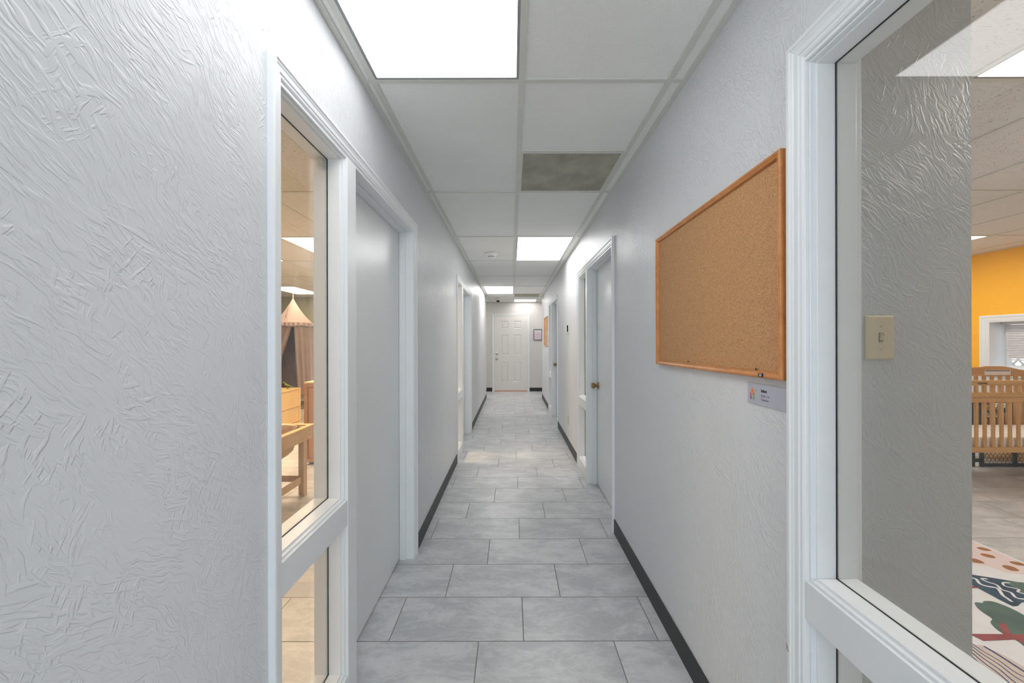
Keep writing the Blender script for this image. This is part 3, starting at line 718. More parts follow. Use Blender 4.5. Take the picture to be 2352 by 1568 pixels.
for yy in (1.162, 1.61):
    c = empty('push_pin_clip', (XR - .010, yy, 1.252 + .020 + .0045))
    a = MB(); a.box(-.004, -.001, -.004, .004, -.003, .006, M['chrome']); a.lathe([(.0035, 0), (.004, .004), (.002, .006)], (-.004, 0, .002), (-1, 0, 0), M['black_plastic'], 12); a.build('body', c)
    c.scale = (.6, .6, .6); tag(c, 'tiny dark metal clip on the cork board just above the black label' if yy < 1.3 else 'tiny metal clip at bottom of cork board, nearer its far end', 'clip')
t2, hy2, hz2 = corkboard(7.865, 8.78, 1.262, 1.872, M['wood_frame_pale'], 'small-looking distant cork board beside the end of the right wall')
c = empty('pinned_notice', (XR - .010, 8.02, 1.435))
a = MB(); a.box(-.0012, -.0002, -.07, .07, -.14, .14, M['paper']); a.build('sheet', c)
a = MB()
for z in (.02, -.03, -.075): a.box(-.0016, -.0012, -.05, .05, z - .008, z + .008, M['ink_pink'])
a.box(-.0016, -.0012, -.04, .04, -.052, -.044, M['ink_green']); a.build('print', c)
tag(c, 'white notice with magenta print pinned to the far cork board', 'notice')

# ------------------------------------------------------------------ room sign under the cork board
t = empty('room_sign', (XR, 1.131, 1.204))
SY0, SY1, SZ0, SZ1 = -.090, .089, -.031, .031
a = MB(); a.box(-.0035, -.0005, SY0, SY1, SZ0, SZ1, M['sign']); a.build('card', t, bevel=.0008)
def sy(y): return y - 1.131
def szz(z): return z - 1.204
a = MB(); X0, X1 = -.0040, -.0034
cy, cz = 1.1955, 1.2085
fl = [(0, .0125), (.003, .007), (.007, .001), (.0082, -.003), (.006, -.008), (0, -.0102), (-.006, -.008), (-.0082, -.003), (-.007, .001), (-.003, .007)]
a.prism([(sy(cy) + p, szz(cz) + q) for p, q in fl], X0, X1, M['ink_orange'])
a.prism([(sy(cy) + .0026 * math.cos(k * PI / 6), szz(cz - .003) + .0036 * math.sin(k * PI / 6)) for k in range(12)], X0 - .0003, X0, M['sign'])
fig = [(.0125, .0075), (.0105, .0085), (.0062, .0025), (.0035, -.005), (.0035, -.0115), (.0095, -.0115), (.0098, 0.0), (.0107, .006)]
a.prism([(sy(cy) + p, szz(1.1965) + q) for p, q in fig], X0, X1, M['ink_pink'])
a.prism([(sy(cy) - p, szz(1.1965) + q) for p, q in fig], X0, X1, M['ink_green'])
a.prism([(sy(1.1795) + .0016 * math.cos(k * PI / 4), szz(1.2135) + .0016 * math.sin(k * PI / 4)) for k in range(8)], X0, X1, M['ink_pink'])
a.prism([(sy(1.1755) + .0010 * math.cos(k * PI / 4), szz(1.2175) + .0010 * math.sin(k * PI / 4)) for k in range(8)], X0, X1, M['ink_green'])
a.build('logo', t)
text('Infant', .0115, M['ink'], t, (X0 + .0003, sy(1.154), szz(1.2155)), ROT_R, bold=.00035)
text('Ratio: 1:6', .0095, M['ink_grey'], t, (X0 + .0003, sy(1.154), szz(1.2015)), ROT_R)
text('Capacity:', .0095, M['ink_grey'], t, (X0 + .0003, sy(1.154), szz(1.1905)), ROT_R)
tag(t, 'silver Infant room sign with small flame logo below the cork board', 'sign')

# ------------------------------------------------------------------ thermostat, outlet, switch
t = empty('thermostat', (XR, 5.12, 1.525))
a = MB(); a.box(-.008, -.0005, -.055, .055, -.062, .062, M['white_plastic']); a.build('back_plate', t, bevel=.003)
a = MB(); a.box(-.026, -.008, -.042, .042, -.040, .040, M['black_plastic']); a.build('body', t, bevel=.004)
a = MB(); a.box(-.0285, -.026, -.040, .040, -.038, .038, M['white_plastic']); a.build('front_cover', t, bevel=.001)
tag(t, 'black and white thermostat on the right wall between two doors', 'thermostat')
t = empty('wall_outlet', (XR, 5.14, .345))
a = MB(); a.box(-.005, -.0005, -.036, .036, -.058, .058, M['ivory']); a.build('cover_plate', t, bevel=.002)
for dz in (.021, -.021):
    a = MB(); a.box(-.0065, -.005, -.016, .016, dz - .014, dz + .014, M['ivory']); rc = a.build('receptacle', t, bevel=.001)
    a = MB()
    for yy in (-.006, .006): a.box(-.0068, -.0064, yy - .001, yy + .001, dz - .004, dz + .006, M['black_plastic'])
    a.build('slots', rc)
tag(t, 'almond duplex wall outlet low on the right corridor wall', 'outlet')
t = empty('light_switch', (.9665, 1.05, 1.3685))
a = MB()
prev = None
for ins, dep in ((0, -.0005), (0, -.003), (.003, -.0062), (.006, -.0068)):
    r = [(-.037 + ins, dep, -.0575 + ins), (.037 - ins, dep, -.0575 + ins), (.037 - ins, dep, .0575 - ins), (-.037 + ins, dep, .0575 - ins)]
    if prev:
        for k in range(4): a.quad(prev[k], prev[(k + 1) % 4], r[(k + 1) % 4], r[k], M['ivory'])
    prev = r
a.quad(*prev, M['ivory']); a.quad((-.037, -.0005, -.0575), (.037, -.0005, -.0575), (.037, -.0005, .0575), (-.037, -.0005, .0575), M['ivory'])
a.build('cover_plate', t)
a = MB()
a.box(-.0055, .0055, -.0073, -.0065, -.0125, .0125, M['ivory_dark']); a.box(-.0042, .0042, -.0080, -.0070, -.0112, .0112, M['ivory'])
a.box(-.003, .003, -.0083, -.0078, -.010, -.0072, M['ivory_dark'])
a.build('toggle_slot', t)
a = MB(); a.add([(x, y, z) for x in (-.0027, .0027) for (y, z) in ((-.0075, -.004), (-.0075, .010), (-.0195, .0125), (-.0205, .0085))],
                [(0, 1, 2, 3), (4, 7, 6, 5), (0, 4, 5, 1), (1, 5, 6, 2), (2, 6, 7, 3), (3, 7, 4, 0)], M['ivory']); a.build('toggle', t, bevel=.0008)
for z, ang in ((.030, 40), (-.030, 5)):
    a = MB(); a.lathe([(.0035, 0), (.0034, .0008), (.0025, .0013)], (0, -.0067, z), (0, -1, 0), M['ivory'], 16)
    s = MB(); s.box(-.003, .003, -.0003, .0003, -.0004, .0004, M['ivory_dark'])
    ca, sa = math.cos(R(ang)), math.sin(R(ang))
    a.add([(p[0] * ca - p[2] * sa, p[1] - .0081, z + p[0] * sa + p[2] * ca) for p in s.v], s.f, M['ivory_dark'])
    a.build('screw', t)
tag(t, 'almond toggle light switch on the grey partition seen through the right window', 'light switch')

# ------------------------------------------------------------------ play room (left)
def at(px, py, z=0.0):
    """floor-plane point for a pixel of the photograph"""
    y = (CAMZ - z) * F / (py - 784); return ((px - 1176) * y / F, y)
# sensory table
t = empty('sensory_table', (-2.13, 3.05, 0))
TXa, TXb, TYa, TYb = -.33, .34, -.62, .56; TZ = .622
a = MB(); a.frame_z(TXa, TXb, TYa, TYb, .045, TZ - .014, TZ, M['wood_yellow']); a.build('rim', t, bevel=.006)
for (x0, x1, y0, y1) in ((TXb - .045, TXb - .018, TYa + .02, TYb - .02), (TXa + .018, TXa + .045, TYa + .02, TYb - .02), (TXa + .045, TXb - .045, TYa + .02, TYa + .045), (TXa + .045, TXb - .045, TYb - .045, TYb - .02)):
    a = MB(); a.box(x0, x1, y0, y1, TZ - .125, TZ - .0145, M['wood_table']); a.build('apron', t, bevel=.002)
for sx in (0, 1):
    for sy_ in (0, 1):
        x = TXb - .018 if sx else TXa + .018; y = TYb - .02 if sy_ else TYa + .02
        dx = -1 if sx else 1; dy = -1 if sy_ else 1
        a = MB(); a.box(x + dx * .028, x + dx * .048, y + dy * .026, y + dy * .085, 0, TZ - .015, M['wood_leg']); a.box(x + dx * .048, x + dx * .095, y + dy * .026, y + dy * .048, 0, TZ - .015, M['wood_leg']); a.build('leg', t, bevel=.002)
        for q in range(4):
            a = MB(); a.lathe([(.004, 0), (.003, .001)], (x, y + dy * (.02 + .02 * (q % 2)), TZ - .05 - .04 * (q // 2)), (1 if sx else -1, 0, 0), M['gasket'], 8); a.build('screw', t)
for x in (TXa + .066, TXb - .084):
    a = MB(); a.box(x, x + .018, TYa + .10, TYb - .10, .115, .170, M['wood_leg']); a.build('stretcher', t, bevel=.002)
a = MB(); a.box(TXa + .115, TXb - .115, TYb - .068, TYb - .048, .115, .17, M['wood_leg']); a.build('stretcher', t, bevel=.002)
# tub: rounded basin
a = MB(); vs = []; fs = []; n = 32; rings = [(1.0, TZ + .001), (.985, TZ - .004), (.965, TZ - .06), (.95, TZ - .14), (.92, TZ - .19), (.85, TZ - .215), (.6, TZ - .22), (.05, TZ - .22)]
for (k, z) in rings:
    for i in range(n):
        th = 2 * PI * (i + .5) / n; ex = 5.0
        cx = abs(math.cos(th)) ** (2 / ex) * math.copysign(1, math.cos(th)); cy_ = abs(math.sin(th)) ** (2 / ex) * math.copysign(1, math.sin(th))
        vs.append((.005 + cx * (.285 * k), -.03 + cy_ * (.53 * k), z))
for j in range(len(rings) - 1):
    for i in range(n): fs.append((j * n + i, j * n + (i + 1) % n, (j + 1) * n + (i + 1) % n, (j + 1) * n + i))
a.add(vs, fs, M['tub'], True); o = a.build('tub', t); sd = o.modifiers.new('t', 'SOLIDIFY'); sd.thickness = .004
tag(t, 'low pine sensory table with tan tub, seen through the left window', 'sensory table')

# yellow shelf unit (face parallel to the corridor)
t = empty('shelf_unit', (-3.74, 6.09, 0))
a = MB(); a.box(-.19, .172, -.60, .60, .0, .594, M['wood_yellow']); a.build('carcass', t, bevel=.004)
a = MB()
for z0, z1 in ((.0, .035), (.050, .064), (.298, .312), (.574, .596)): a.box(.172, .190, -.60, .60, z0, z1, M['wood_yellow'])
for y0, y1 in ((-.60, -.575), (.575, .60)): a.box(.172, .190, y0, y1, .035, .574, M['wood_yellow'])
a.build('back_frame', t, bevel=.002)
tag(t, 'low yellow birch shelf unit with dinosaur on top, in the play room', 'shelf unit')
# honey cabinet
t = empty('cabinet', (-1.86, 4.62, 0))
a = MB(); a.box(-.44, .44, -.205, .22, .03, .90, M['wood_orange']); a.box(-.40, .40, -.18, .20, 0, .03, M['black_plastic']); a.build('carcass', t, bevel=.003)
a = MB(); a.box(-.44, .44, -.22, .22, .90, .916, M['wood_yellow']); a.build('top', t, bevel=.003)
a = MB(); a.box(-.44, -.40, -.22, -.205, .03, .90, M['wood_orange']); a.box(.40, .44, -.22, -.205, .03, .90, M['wood_orange']); a.box(-.40, .40, -.22, -.205, .86, .90, M['wood_orange']); a.box(-.40, .40, -.22, -.205, .03, .07, M['wood_orange']); a.build('face_frame', t, bevel=.002)
for s in (-1, 1):
    a = MB(); a.box(s * .205 - .19, s * .205 + .19, -.216, -.2055, .075, .855, M['wood_orange']); dd = a.build('door', t, bevel=.003)
tag(t, 'honey brown wooden cabinet behind the sensory table', 'cabinet')
# things on the cabinet
o = MB(); o.box(-.12, .10, -.10, .10, 0, .012, M['paper']); o = o.build('paper_stack', loc=(-2.02, 4.60, .917)); tag(o, 'white papers lying on top of the honey brown cabinet', 'papers')
t = empty('cup', (-2.135, 4.46, .917))
a = MB(); a.lathe([(.028, 0), (.034, .09), (.032, .09), (.027, .004)], (0, 0, 0), (0, 0, 1), M['orange_plastic'], 24); a.build('body', t)
a = MB(); a.tube([(.01, 0, .01), (-.022, 0, .12), (-.055, 0, .165)], .0045, M['orange_plastic']); a.build('straw', t)
tag(t, 'orange cup with bent straw on the honey brown cabinet edge', 'cup')

# toy dinosaur: one skinned body
def skin(name, pts, edges, m, parent=None):
    me = bpy.data.meshes.new(name); me.from_pydata([p[:3] for p in pts], edges, []); me.materials.append(m)
    o = bpy.data.objects.new(name, me); col.objects.link(o)
    if parent: o.parent = parent
    sm = o.modifiers.new('skin', 'SKIN')
    for i, p in enumerate(pts): me.skin_vertices[0].data[i].radius = (p[3], p[3]); me.skin_vertices[0].data[i].use_root = (i == 0)
    sb = o.modifiers.new('sub', 'SUBSURF'); sb.levels = 2; sb.render_levels = 2; sm.use_smooth_shade = True
    return o
def dino(loc, rot, sc, m, label):
    P = [(0, 0, .055, .019), (-.022, 0, .064, .020), (-.040, 0, .082, .012), (-.046, 0, .100, .010), (-.060, 0, .104, .012), (-.080, 0, .100, .006),
         (.028, 0, .045, .013), (.060, 0, .030, .008), (.095, 0, .020, .004), (.12, 0, .024, .002),
         (-.002, .016, .036, .011), (.008, .020, .020, .006), (-.002, .020, .005, .006), (-.018, .020, .003, .004),
         (-.002, -.016, .036, .011), (.008, -.020, .020, .006), (-.002, -.020, .005, .006), (-.018, -.020, .003, .004),
         (-.042, .012, .066, .004), (-.056, .013, .060, .003), (-.042, -.012, .066, .004), (-.056, -.013, .060, .003)]
    E = [(0, 1), (1, 2), (2, 3), (3, 4), (4, 5), (0, 6), (6, 7), (7, 8), (8, 9), (0, 10), (10, 11), (11, 12), (12, 13), (0, 14), (14, 15), (15, 16), (16, 17), (1, 18), (18, 19), (1, 20), (20, 21)]
    o = skin('toy_dinosaur', P, E, m); o.location = loc; o.rotation_euler = (0, 0, rot); o.scale = (sc,) * 3
    return tag(o, label, 'toy dinosaur', 'toy dinosaurs on the yellow shelf unit')
dino((-3.66, 6.50, .597), R(15), 1.0, M['dino'], 'green toy dinosaur with raised head standing on the yellow shelf unit')
dino((-3.83, 6.46, .597), R(-160), .62, M['dino_blue'], 'small dark blue toy dinosaur left of the green one')
# play canopy: drape centre and radius
CX, CY = -4.70, 8.55
t = empty('play_canopy', (CX, CY, 0))
ZR = 1.36 + 42 * CY / F
za = 1.36 + 101 * CY / F
a = MB(); vs = []; fs = []; n = 64; RR = .385
K = 12
for j in range(K + 1):
    q = j / K; r = RR * (q ** 1.12) * (1 - .10 * math.sin(PI * q)) + .006
    z = za - (za - ZR) * (q ** .92)
    for i in range(n):
        th = 2 * PI * i / n; fold = 1 + .012 * math.sin(9 * th) * (1 - q)
        vs.append((math.cos(th) * r * fold, math.sin(th) * r * fold, z + .012 * math.sin(8 * th) * q * .4))
for j in range(K):
    for i in range(n): fs.append((j * n + i, j * n + (i + 1) % n, (j + 1) * n + (i + 1) % n, (j + 1) * n + i))
a.add(vs, fs, M['canopy_top'], True); a.build('roof', t)
a = MB(); vs = []; fs = []; n = 220
for j, (q, dz) in enumerate(((0, .012), (.35, -.01), (.7, -.035), (1, -.062))):
    for i in range(n):
        th = 2 * PI * i / n; amp = .002 + .024 * q
        r = RR + .004 + amp * math.sin(26 * th + 1.3 * math.sin(5 * th)) + .018 * q
        vs.append((math.cos(th) * r, math.sin(th) * r, ZR + dz + .010 * math.sin(7 * th) * q + .006 * math.sin(26 * th + 1) * q))
for j in range(3):
    for i in range(n): fs.append((j * n + i, j * n + (i + 1) % n, (j + 1) * n + (i + 1) % n, (j + 1) * n + i))
a.add(vs, fs, M['canopy_top'], True); a.build('ruffle', t)
# drape with an opening towards the viewer; the left edge is swept aside
a = MB(); vs = []; fs = []; n = 260; KZ = 16
g0 = math.atan2(-CY, -CX)          # direction towards the viewer
for j in range(KZ + 1):
    q = j / KZ; z = ZR - .02 - q * (ZR - .26)
    for i in range(n + 1):
        s_ = i / n
        th0, th1 = g0 + .04 + .18 * q, g0 + 2 * PI - .04 - 1.25 * q ** 1.1
        th = th0 + (th1 - th0) * s_
        ph = s_ * 2 * PI
        fold = (.010 + .020 * min(1, q * 3)) * math.sin(19 * ph + 1.5 * math.sin(3 * ph)) + .010 * q * math.sin(41 * ph)
        r = RR - .035 + fold + .06 * q
        vs.append((math.cos(th) * r, math.sin(th) * r, z + .03 * q * math.sin(5 * ph)))
for j in range(KZ):
    for i in range(n): fs.append((j * (n + 1) + i, j * (n + 1) + i + 1, (j + 1) * (n + 1) + i + 1, (j + 1) * (n + 1) + i))
a.add(vs, fs, M['canopy'], True); a.build('drape', t)
a = MB(); a.tube([(0, 0, za - .02), (.004, 0, za + .03), (0, 0, HC + .001)], .006, M['cord']); a.lathe([(.014, 0), (.012, .05), (.006, .07)], (0, 0, za - .03), (0, 0, 1), M['canopy'], 16); a.build('hanging_cord', t)
a = MB()
for k in range(9):
    q = .35 + k * .055; th = g0 - .62 + .02 * k; r = RR * q
    a.lathe([(.010, 0), (.012, .004), (.005, .012)], (math.cos(th) * r, math.sin(th) * r, za - (za - ZR) * (q ** .92) + .012), (math.cos(th), math.sin(th), 1), M['canopy'], 8)
a.build('ruffle_trim', t)
tag(t, 'pink play canopy with mauve drapes hanging in the play room', 'play canopy')
o = MB(); o.box(-.75, .75, -.55, .45, .001, .022, M['mat_green']); o = o.build('floor_mat', bevel=.005, loc=(CX + .2, CY + .05, 0)); tag(o, 'grey green floor mat under the play canopy', 'floor mat')
t = empty('wall_poster', (-4.64, YE - .12, .98))
a = MB(); a.box(-.13, .13, -.006, -.001, -.19, .19, M['wood_frame_pale']); a.build('sheet', t)
for i, (z, mm) in enumerate(((.11, 'ink'), (.03, 'ink'), (-.07, 'red'))):
    for x in (-.09, -.02, .06):
        a = MB(); a.lathe([(.03, 0), (.028, .001)], (x, -.006, z), (0, -1, 0), M[mm], 14); a.build('picture', t)
tag(t, 'tan picture poster on the play room back wall beside the canopy', 'poster')
# wooden standing frame at the casing edge
t = empty('wooden_mirror_stand', (-3.86, 6.20, .597))
a = MB(); a.box(-.012, .012, -.11, -.09, 0, .235, M['wood_yellow']); a.box(-.012, .012, .09, .11, 0, .235, M['wood_yellow']); a.box(-.012, .012, -.11, .11, .235, .255, M['wood_yellow']); a.box(-.03, .03, -.11, .11, 0, .012, M['orange_plastic']); a.build('frame', t, bevel=.002)
tag(t, 'wooden stand-up frame on the yellow shelf unit at the window casing', 'toy')

# ------------------------------------------------------------------ crib room (right)
t = empty('crib', (4.80, 3.92, 0)); cw = .675; cy0, cy1 = -.32, .29
WR, WC = M['wood_rail'], M['wood_crib']
def bar(name, *s, m=WR, bev=.004):
    a = MB(); a.box(*s, m); return a.build(name, t, bevel=bev)
for (z0, z1) in ((.952, .998), (.846, .890), (.799, .842), (.345, .392)):
    bar('front_rail', -cw, cw, cy0, cy0 + .028 + (.012 if z0 == .846 else 0), z0, z1)
x = 4.197 - 4.80 - .0765 + .0005
while x < cw - .03:
    bar('slat', x, x + .028, cy0 + .006, cy0 + .022, .392, .799, m=WC, bev=.003)
    bar('slat', x, x + .028, cy0 + .006, cy0 + .022, .890, .952, m=WC, bev=.003)
    x += .0765
pts = [(-.675, 1.03), (-.45, 1.045), (-.2, 1.072), (.07, 1.076), (.16, 1.080), (.22, 1.089), (.40, 1.087), (.48, 1.074), (.56, 1.055), (.675, 1.035)]
a = MB(); a.prism(pts + [(.675, .975), (.3, .985), (-.675, .985)], cy1, cy1 + .026, M['wood_rail'], 'xz'); hb = a.build('back_rail', t, bevel=.004)
a = MB(); a.box(.195, .47, cy1 - .0008, cy1, .996, 1.050, M['paper']); a.box(.20, .46, cy1 - .0012, cy1 - .0008, 1.036, 1.045, M['ink']); a.box(.20, .46, cy1 - .0012, cy1 - .0008, 1.004, 1.032, M['paper']); wl = a.build('warning_label', hb); wl['label'] = 'cream warning label on the back rail'
bar('back_rail', -cw, cw, cy1, cy1 + .026, .345, .39)
x = -.660
while x < cw - .03:
    bar('slat', x, x + .036, cy1 + .005, cy1 + .021, .39, .988, m=WC, bev=.003); x += .0844
for sx in (-1, 1):
    for (y0, y1) in ((cy0, cy0 + .045), (cy1 - .018, cy1 + .027)):
        bar('leg', sx * (cw + .022) - .022, sx * (cw + .022) + .022, y0, y1, 0, 1.0, m=WC)
    for z0, z1 in ((.95, .995), (.345, .39)): bar('end_rail', sx * (cw + .022) - .013, sx * (cw + .022) + .013, cy0 + .045, cy1 - .018, z0, z1)
    for k in range(5):
        y = cy0 + .10 + k * .088; bar('slat', sx * (cw + .022) - .008, sx * (cw + .022) + .008, y, y + .028, .39, .95, m=WC, bev=.003)
bar('mattress_board', -cw, cw, cy0 + .03, cy1 - .001, .352, .366)
text('angeles', .030, M['ink'], t, (4.208 - 4.80, cy0 - .0006, .975), ROT_F, shear=.25, bold=.0006, ext=.0003)
tag(t, 'oak coloured slatted baby crib with angeles printed on its top rail', 'crib')
a = MB(); a.box(-.655, .655, -.275, .275, 0, .112, M['sheet']); o = a.build('crib_mattress', bevel=.02, loc=(4.80, 3.908, .3665)); tag(o, 'crib mattress in white sheet with green leaf print', 'mattress')

# black hexagon mesh play yard gate
t = empty('safety_gate', (5.35, 4.30, 0)); GX0, GX1, GZ = -.40, .42, .72
for x in (GX0 + .02, 5.067 - 5.35, 5.425 - 5.35, GX1 - .02):
    a = MB(); a.box(x - .014, x + .014, -.014, .014, 0, GZ, M['gate']); a.build('post', t, bevel=.003)
def hexpanel(x0, x1, z0, z1, s):
    a = MB(); a.box(x0, x1, -.012, .012, z0 - .03, z0, M['gate']); a.box(x0, x1, -.012, .012, z1, z1 + .03, M['gate'])
    h = s * math.sqrt(3) / 2; segs = set(); r = 0; z = z0
    def seg(p, q):
        (ax, az), (bx, bz) = p, q
        def cl(v, lo, hi): return max(lo, min(hi, v))
        if max(ax, bx) < x0 or min(ax, bx) > x1 or max(az, bz) < z0 or min(az, bz) > z1: return
        k = tuple(round(v, 4) for v in sorted((p, q))[0] + sorted((p, q))[1])
        if k in segs: return
        segs.add(k); a.tube([(cl(ax, x0, x1), 0, cl(az, z0, z1)), (cl(bx, x0, x1), 0, cl(bz, z0, z1))], .0022, M['gate'], 5)
    cz_ = z0
    while cz_ < z1 + s:
        cx_ = x0 + (h if r % 2 else 0)
        while cx_ < x1 + h:
            v = [(cx_ + s * math.sin(k * PI / 3), cz_ + s * math.cos(k * PI / 3)) for k in range(6)]
            for k in range(6): seg(v[k], v[(k + 1) % 6])
            cx_ += 2 * h
        cz_ += 1.5 * s; r += 1
    a.build('mesh_panel', t)
hexpanel(5.083 - 5.35, 5.411 - 5.35, .035, GZ - .035, .0255)
hexpanel(5.439 - 5.35, GX1 - .035, .035, GZ - .035, .0255)
a = MB()
for z in (.05, .35, .66): a.box(GX0 + .034, 5.053 - 5.35, -.01, .01, z, z + .035, M['gate'])
a.build('hinge_bar', t, bevel=.002)
tag(t, 'charcoal play yard gate with hexagon mesh standing behind the crib', 'gate')

# toy shelf behind the gate
t = empty('toy_shelf', (5.47, 4.58, 0))
a = MB()
for x in (-.30, .282): a.box(x, x + .018, -.12, .12, 0, .54, M['wood_yellow'])
for z in (.30, .522): a.box(-.282, .282, -.12, .12, z, z + .018, M['wood_yellow'])
a.build('carcass', t, bevel=.002)
a = MB(); a.box(-.282, .282, -.118, -.106, .318, .505, M['wood_orange']); a.build('front_panel', t)
a = MB(); a.box(.05, .20, -.06, .10, 0, .05, M['wood_yellow']); a.build('foot_block', t, bevel=.003)
tag(t, 'low wooden toy shelf behind the gate in the crib room', 'shelf')
G = 'toys on the shelf behind the crib'
def toybox(x, w_, h, m, m2, label, split=.6, z=.5405, dy=0.0):
    o = empty('toy_box', (x, 4.56 + dy, z))
    a = MB(); a.box(-w_ / 2, w_ / 2, -.07, .07, 0, h * split, m); a.build('box', o, bevel=.003)
    a = MB(); a.box(-w_ / 2 - .003, w_ / 2 + .003, -.073, .073, h * split, h, m2); a.build('lid', o, bevel=.003)
    tag(o, label, 'toy box', G)
toybox(5.285, .21, .080, M['blue'], M['yellow'], 'blue toy box with thick yellow lid, leftmost on the low shelf behind the gate', .45)
toybox(5.285, .20, .040, M['white_plastic'], M['red'], 'flat white toy box with red lid stacked on the blue and yellow one', .35, .6210)
toybox(5.47, .12, .075, M['ink_grey'], M['white_plastic'], 'grey toy box with white lid in the middle of the low shelf')
toybox(5.64, .15, .095, M['gate'], M['white_plastic'], 'charcoal toy box with white lid, rightmost on the low shelf behind the gate')

# window in the orange wall
b = MB(); casing(b, WY0 - .085, WY1 + .085, WZ1 + .068, M['trim'], [(a_ * 1.65, c_) for a_, c_ in CAS], x=5.8, z0=WZ0 - .085, closed=True)
b.frame_x(WY0, WY1, WZ0, WZ1, .010, 5.795, 6.03, M['trim'])
b.build('trim_7', kind='structure')
b = MB(); b.frame_x(WY0 + .010, WY1 - .010, WZ0 + .010, WZ1 - .010, .030, 6.0, 6.03, M['trim']); wn = b.build('window_6', kind='structure', bevel=.001)
b = MB(); b.box(6.012, 6.016, WY0 + .0405, WY1 - .0405, WZ0 + .0405, WZ1 - .0405, M['glass']); b.build('pane', wn)
t = empty('window_blind', (5.945, (WY0 + WY1) / 2 - .0, WZ1 - .014))
bh = (WY1 - WY0) / 2 - .016
a = MB(); a.box(-.013, .013, -bh, bh, -.03, -.002, M['blind']); a.build('head_rail', t, bevel=.002)
nsl = 20; drop = .40
for k in range(nsl):
    z = -.045 - drop * k / nsl; sh = -.030 * k / nsl
    a = MB(); a.add([(-.011, -bh + .02 + sh, z - .0095), (-.011, bh - .03 + sh, z - .0095), (.004, bh - .03 + sh, z + .0095), (.004, -bh + .02 + sh, z + .0095)], [(0, 1, 2, 3)], M['blind'])
    o = a.build('slat', t); o.modifiers.new('t', 'SOLIDIFY').thickness = .0008
a = MB(); a.box(-.011, .011, -bh + .02 - .03, bh - .03 - .03, -.045 - drop - .012, -.045 - drop, M['blind']); a.build('bottom_rail', t)
a = MB()
for y in (-.30, .0, .22): a.tube([(-.013, y, -.03), (-.014, y - .03, -.045 - drop)], .0012, M['cord'], 5)
a.build('ladder_cords', t)
tag(t, 'white slatted blind hanging crooked in the orange wall window', 'window blind')
t = empty('lattice_fence', (6.9, 4.6, 0))
a = MB()
for k in range(-14, 15):
    y = k * .11
    for s in (-1, 1): a.add([(0.01 * s, y - .5 * s - .012, .2), (0.01 * s, y - .5 * s + .012, .2), (.01 * s, y + .5 * s + .012, 1.35), (.01 * s, y + .5 * s - .012, 1.35)], [(0, 1, 2, 3)], M['lattice'])
o = a.build('lattice_strips', t); o.modifiers.new('t', 'SOLIDIFY').thickness = .008
a = MB(); a.box(-.03, .03, -2, 2, 1.35, 1.41, M['lattice']); a.box(-.03, .03, -2, 2, .14, .2, M['lattice'])
for y in (-2, 1.94): a.box(-.03, .03, y, y + .06, -.1, 1.35, M['lattice'])
a.build('rails', t)
tag(t, 'white lattice fence outdoors glimpsed under the blind', 'fence')
o = MB(); o.box(6.2, 14, -4, 14, -.14, -.1, plain('pale paving outdoors', (.45, .45, .45), .8)); o.build('floor_outdoors', kind='structure')

# rug with printed shapes, all one mesh
def rp(x, y): return at(2222 + x / 4.262, 1200 + y / 4.262, .009)
def smooth(poly, n=4):
    out = []; L = len(poly)
    for i in range(L):
        p0, p1, p2, p3 = poly[i - 1], poly[i], poly[(i + 1) % L], poly[(i + 2) % L]
        for k in range(n):
            t_ = k / n
            out.append(tuple(.5 * ((2 * p1[a_]) + (-p0[a_] + p2[a_]) * t_ + (2 * p0[a_] - 5 * p1[a_] + 4 * p2[a_] - p3[a_]) * t_ ** 2 + (-p0[a_] + 3 * p1[a_] - 3 * p2[a_] + p3[a_]) * t_ ** 3) for a_ in (0, 1)))
    return out
RX0, RX1, RY0, RY1 = 1.60, 3.115, .75, 3.05
a = MB(); a.box(RX0, RX1, RY0, RY1, .001, .009, M['rug_white'])
lev = [.0091]
def shape(pts_, m, sm=True, world=False):
    p = [rp(*q) for q in pts_] if not world else pts_
    p = [(max(RX0 + .002, min(RX1 - .002, x)), max(RY0 + .002, min(RY1 - .002, y))) for x, y in p]
    if sm: p = smooth(p)
    p = [(max(RX0 + .002, min(RX1 - .002, x)), max(RY0 + .002, min(RY1 - .002, y))) for x, y in p]
    a.add([(x, y, lev[0]) for x, y in p], [tuple(range(len(p)))], M[m]); lev[0] += .00012
def stroke(pts_, wd, m, closed=False):
    p = [Vector(rp(*q)) for q in pts_]; q2 = []
    for i in range(len(p) - 1):
        p0 = p[max(i - 1, 0)]; p1 = p[i]; p2 = p[i + 1]; p3 = p[min(i + 2, len(p) - 1)]
        for k in range(5):
            t_ = k / 5; q2.append(.5 * ((2 * p1) + (p2 - p0) * t_ + (2 * p0 - 5 * p1 + 4 * p2 - p3) * t_ ** 2 + (3 * p1 - p0 - 3 * p2 + p3) * t_ ** 3))
    q2.append(p[-1]); vs = []; fs = []
    for i, c_ in enumerate(q2):
        d = (q2[min(i + 1, len(q2) - 1)] - q2[max(i - 1, 0)]).normalized(); n_v = Vector((-d.y, d.x)) * wd / 2
        for s in (1, -1):
            x, y = c_ + n_v * s; vs.append((max(RX0, min(RX1, x)), max(RY0, min(RY1, y)), lev[0]))
    for i in range(len(q2) - 1): fs.append((2 * i, 2 * i + 1, 2 * i + 3, 2 * i + 2))
    a.add(vs, fs, M[m]); lev[0] += .00012
shape([(-60, 150), (52, 197), (300, 300), (620, 445), (620, 525), (380, 505), (200, 435), (52, 415), (-60, 400)], 'rug_pink', sm=False)
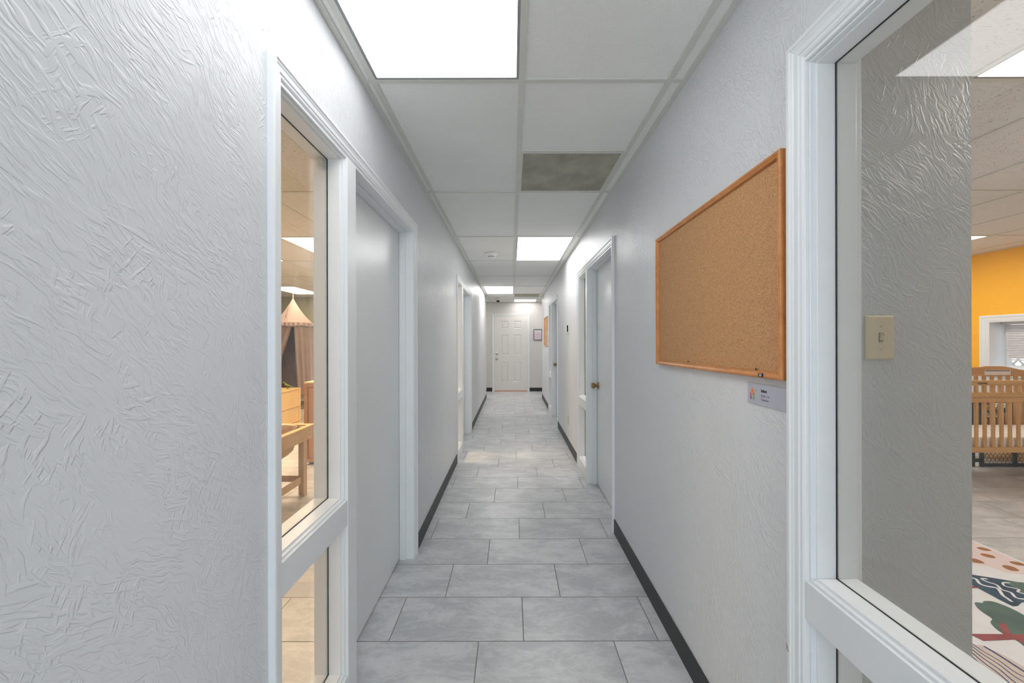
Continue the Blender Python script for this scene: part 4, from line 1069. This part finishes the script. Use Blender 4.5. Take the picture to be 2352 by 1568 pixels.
for c_ in ([(85, 252), (130, 250), (190, 265), (235, 285), (170, 285), (120, 272)], [(120, 315), (160, 312), (240, 330), (272, 355), (210, 352), (150, 335)],
           [(20, 360), (70, 362), (120, 378), (165, 407), (100, 405), (45, 393)], [(335, 430), (390, 428), (460, 450), (503, 482), (440, 482), (370, 460)],
           [(405, 393), (460, 392), (520, 405), (580, 432), (500, 428), (440, 412)]): shape(c_, 'rug_brown')
shape([(-40, 500), (52, 520), (330, 565), (600, 612), (600, 780), (520, 795), (490, 825), (440, 830), (300, 760), (52, 625), (-40, 570)], 'rug_navy', sm=False)
shape([(335, 590), (450, 590), (600, 615), (600, 720), (520, 700), (470, 655), (390, 615)], 'rug_green')
stroke([(30, 550), (80, 562), (120, 610), (200, 635), (290, 655), (340, 720), (390, 755), (430, 785)], .014, 'rug_white')
stroke([(190, 560), (135, 560), (190, 590), (280, 620), (330, 665), (420, 695), (470, 745), (560, 762)], .012, 'rug_white')
stroke([(410, 600), (345, 600), (360, 630), (440, 650), (500, 665), (490, 690), (560, 710)], .010, 'rug_white')
shape([(-10, 625), (52, 628), (112, 650), (52, 652), (-10, 650)], 'rug_red', sm=False)
shape([(65, 795), (100, 792), (145, 797), (155, 780), (250, 785), (400, 840), (554, 920), (640, 975), (640, 1260), (500, 1180), (410, 1120), (345, 1095), (270, 1045), (220, 985), (235, 950), (150, 890), (90, 840)], 'rug_green')
shape([(-20, 1098), (52, 1100), (330, 1103), (620, 1106), (620, 1150), (570, 1150), (620, 1225), (560, 1200), (460, 1155), (150, 1168), (52, 1118), (-20, 1110)], 'rug_red', sm=False)
shape([(308, 1010), (335, 995), (375, 1012), (395, 1055), (418, 1112), (355, 1112), (325, 1060)], 'rug_red')
shape([(-60, 1180), (52, 1205), (150, 1215), (350, 1310), (554, 1430), (700, 1530), (700, 1900), (-60, 1900)], 'rug_beige', sm=False)
stroke([(155, 1222), (300, 1310), (554, 1475), (640, 1530)], .010, 'rug_line')
for y0_, y1_ in ((1205, 1530), (1232, 1580), (1262, 1640), (1295, 1700), (1333, 1760)):
    stroke([(40, y0_ - 8), (150, y0_ + (y1_ - y0_) * .2 + 4), (300, y0_ + (y1_ - y0_) * .5 - 6), (450, y0_ + (y1_ - y0_) * .8 + 6), (560, y1_)], .005, 'rug_line')
rug = a.build('rug'); tag(rug, 'white play rug with blush, navy, sage and red shapes in the crib room', 'rug')
print('objects', len(scene.objects))
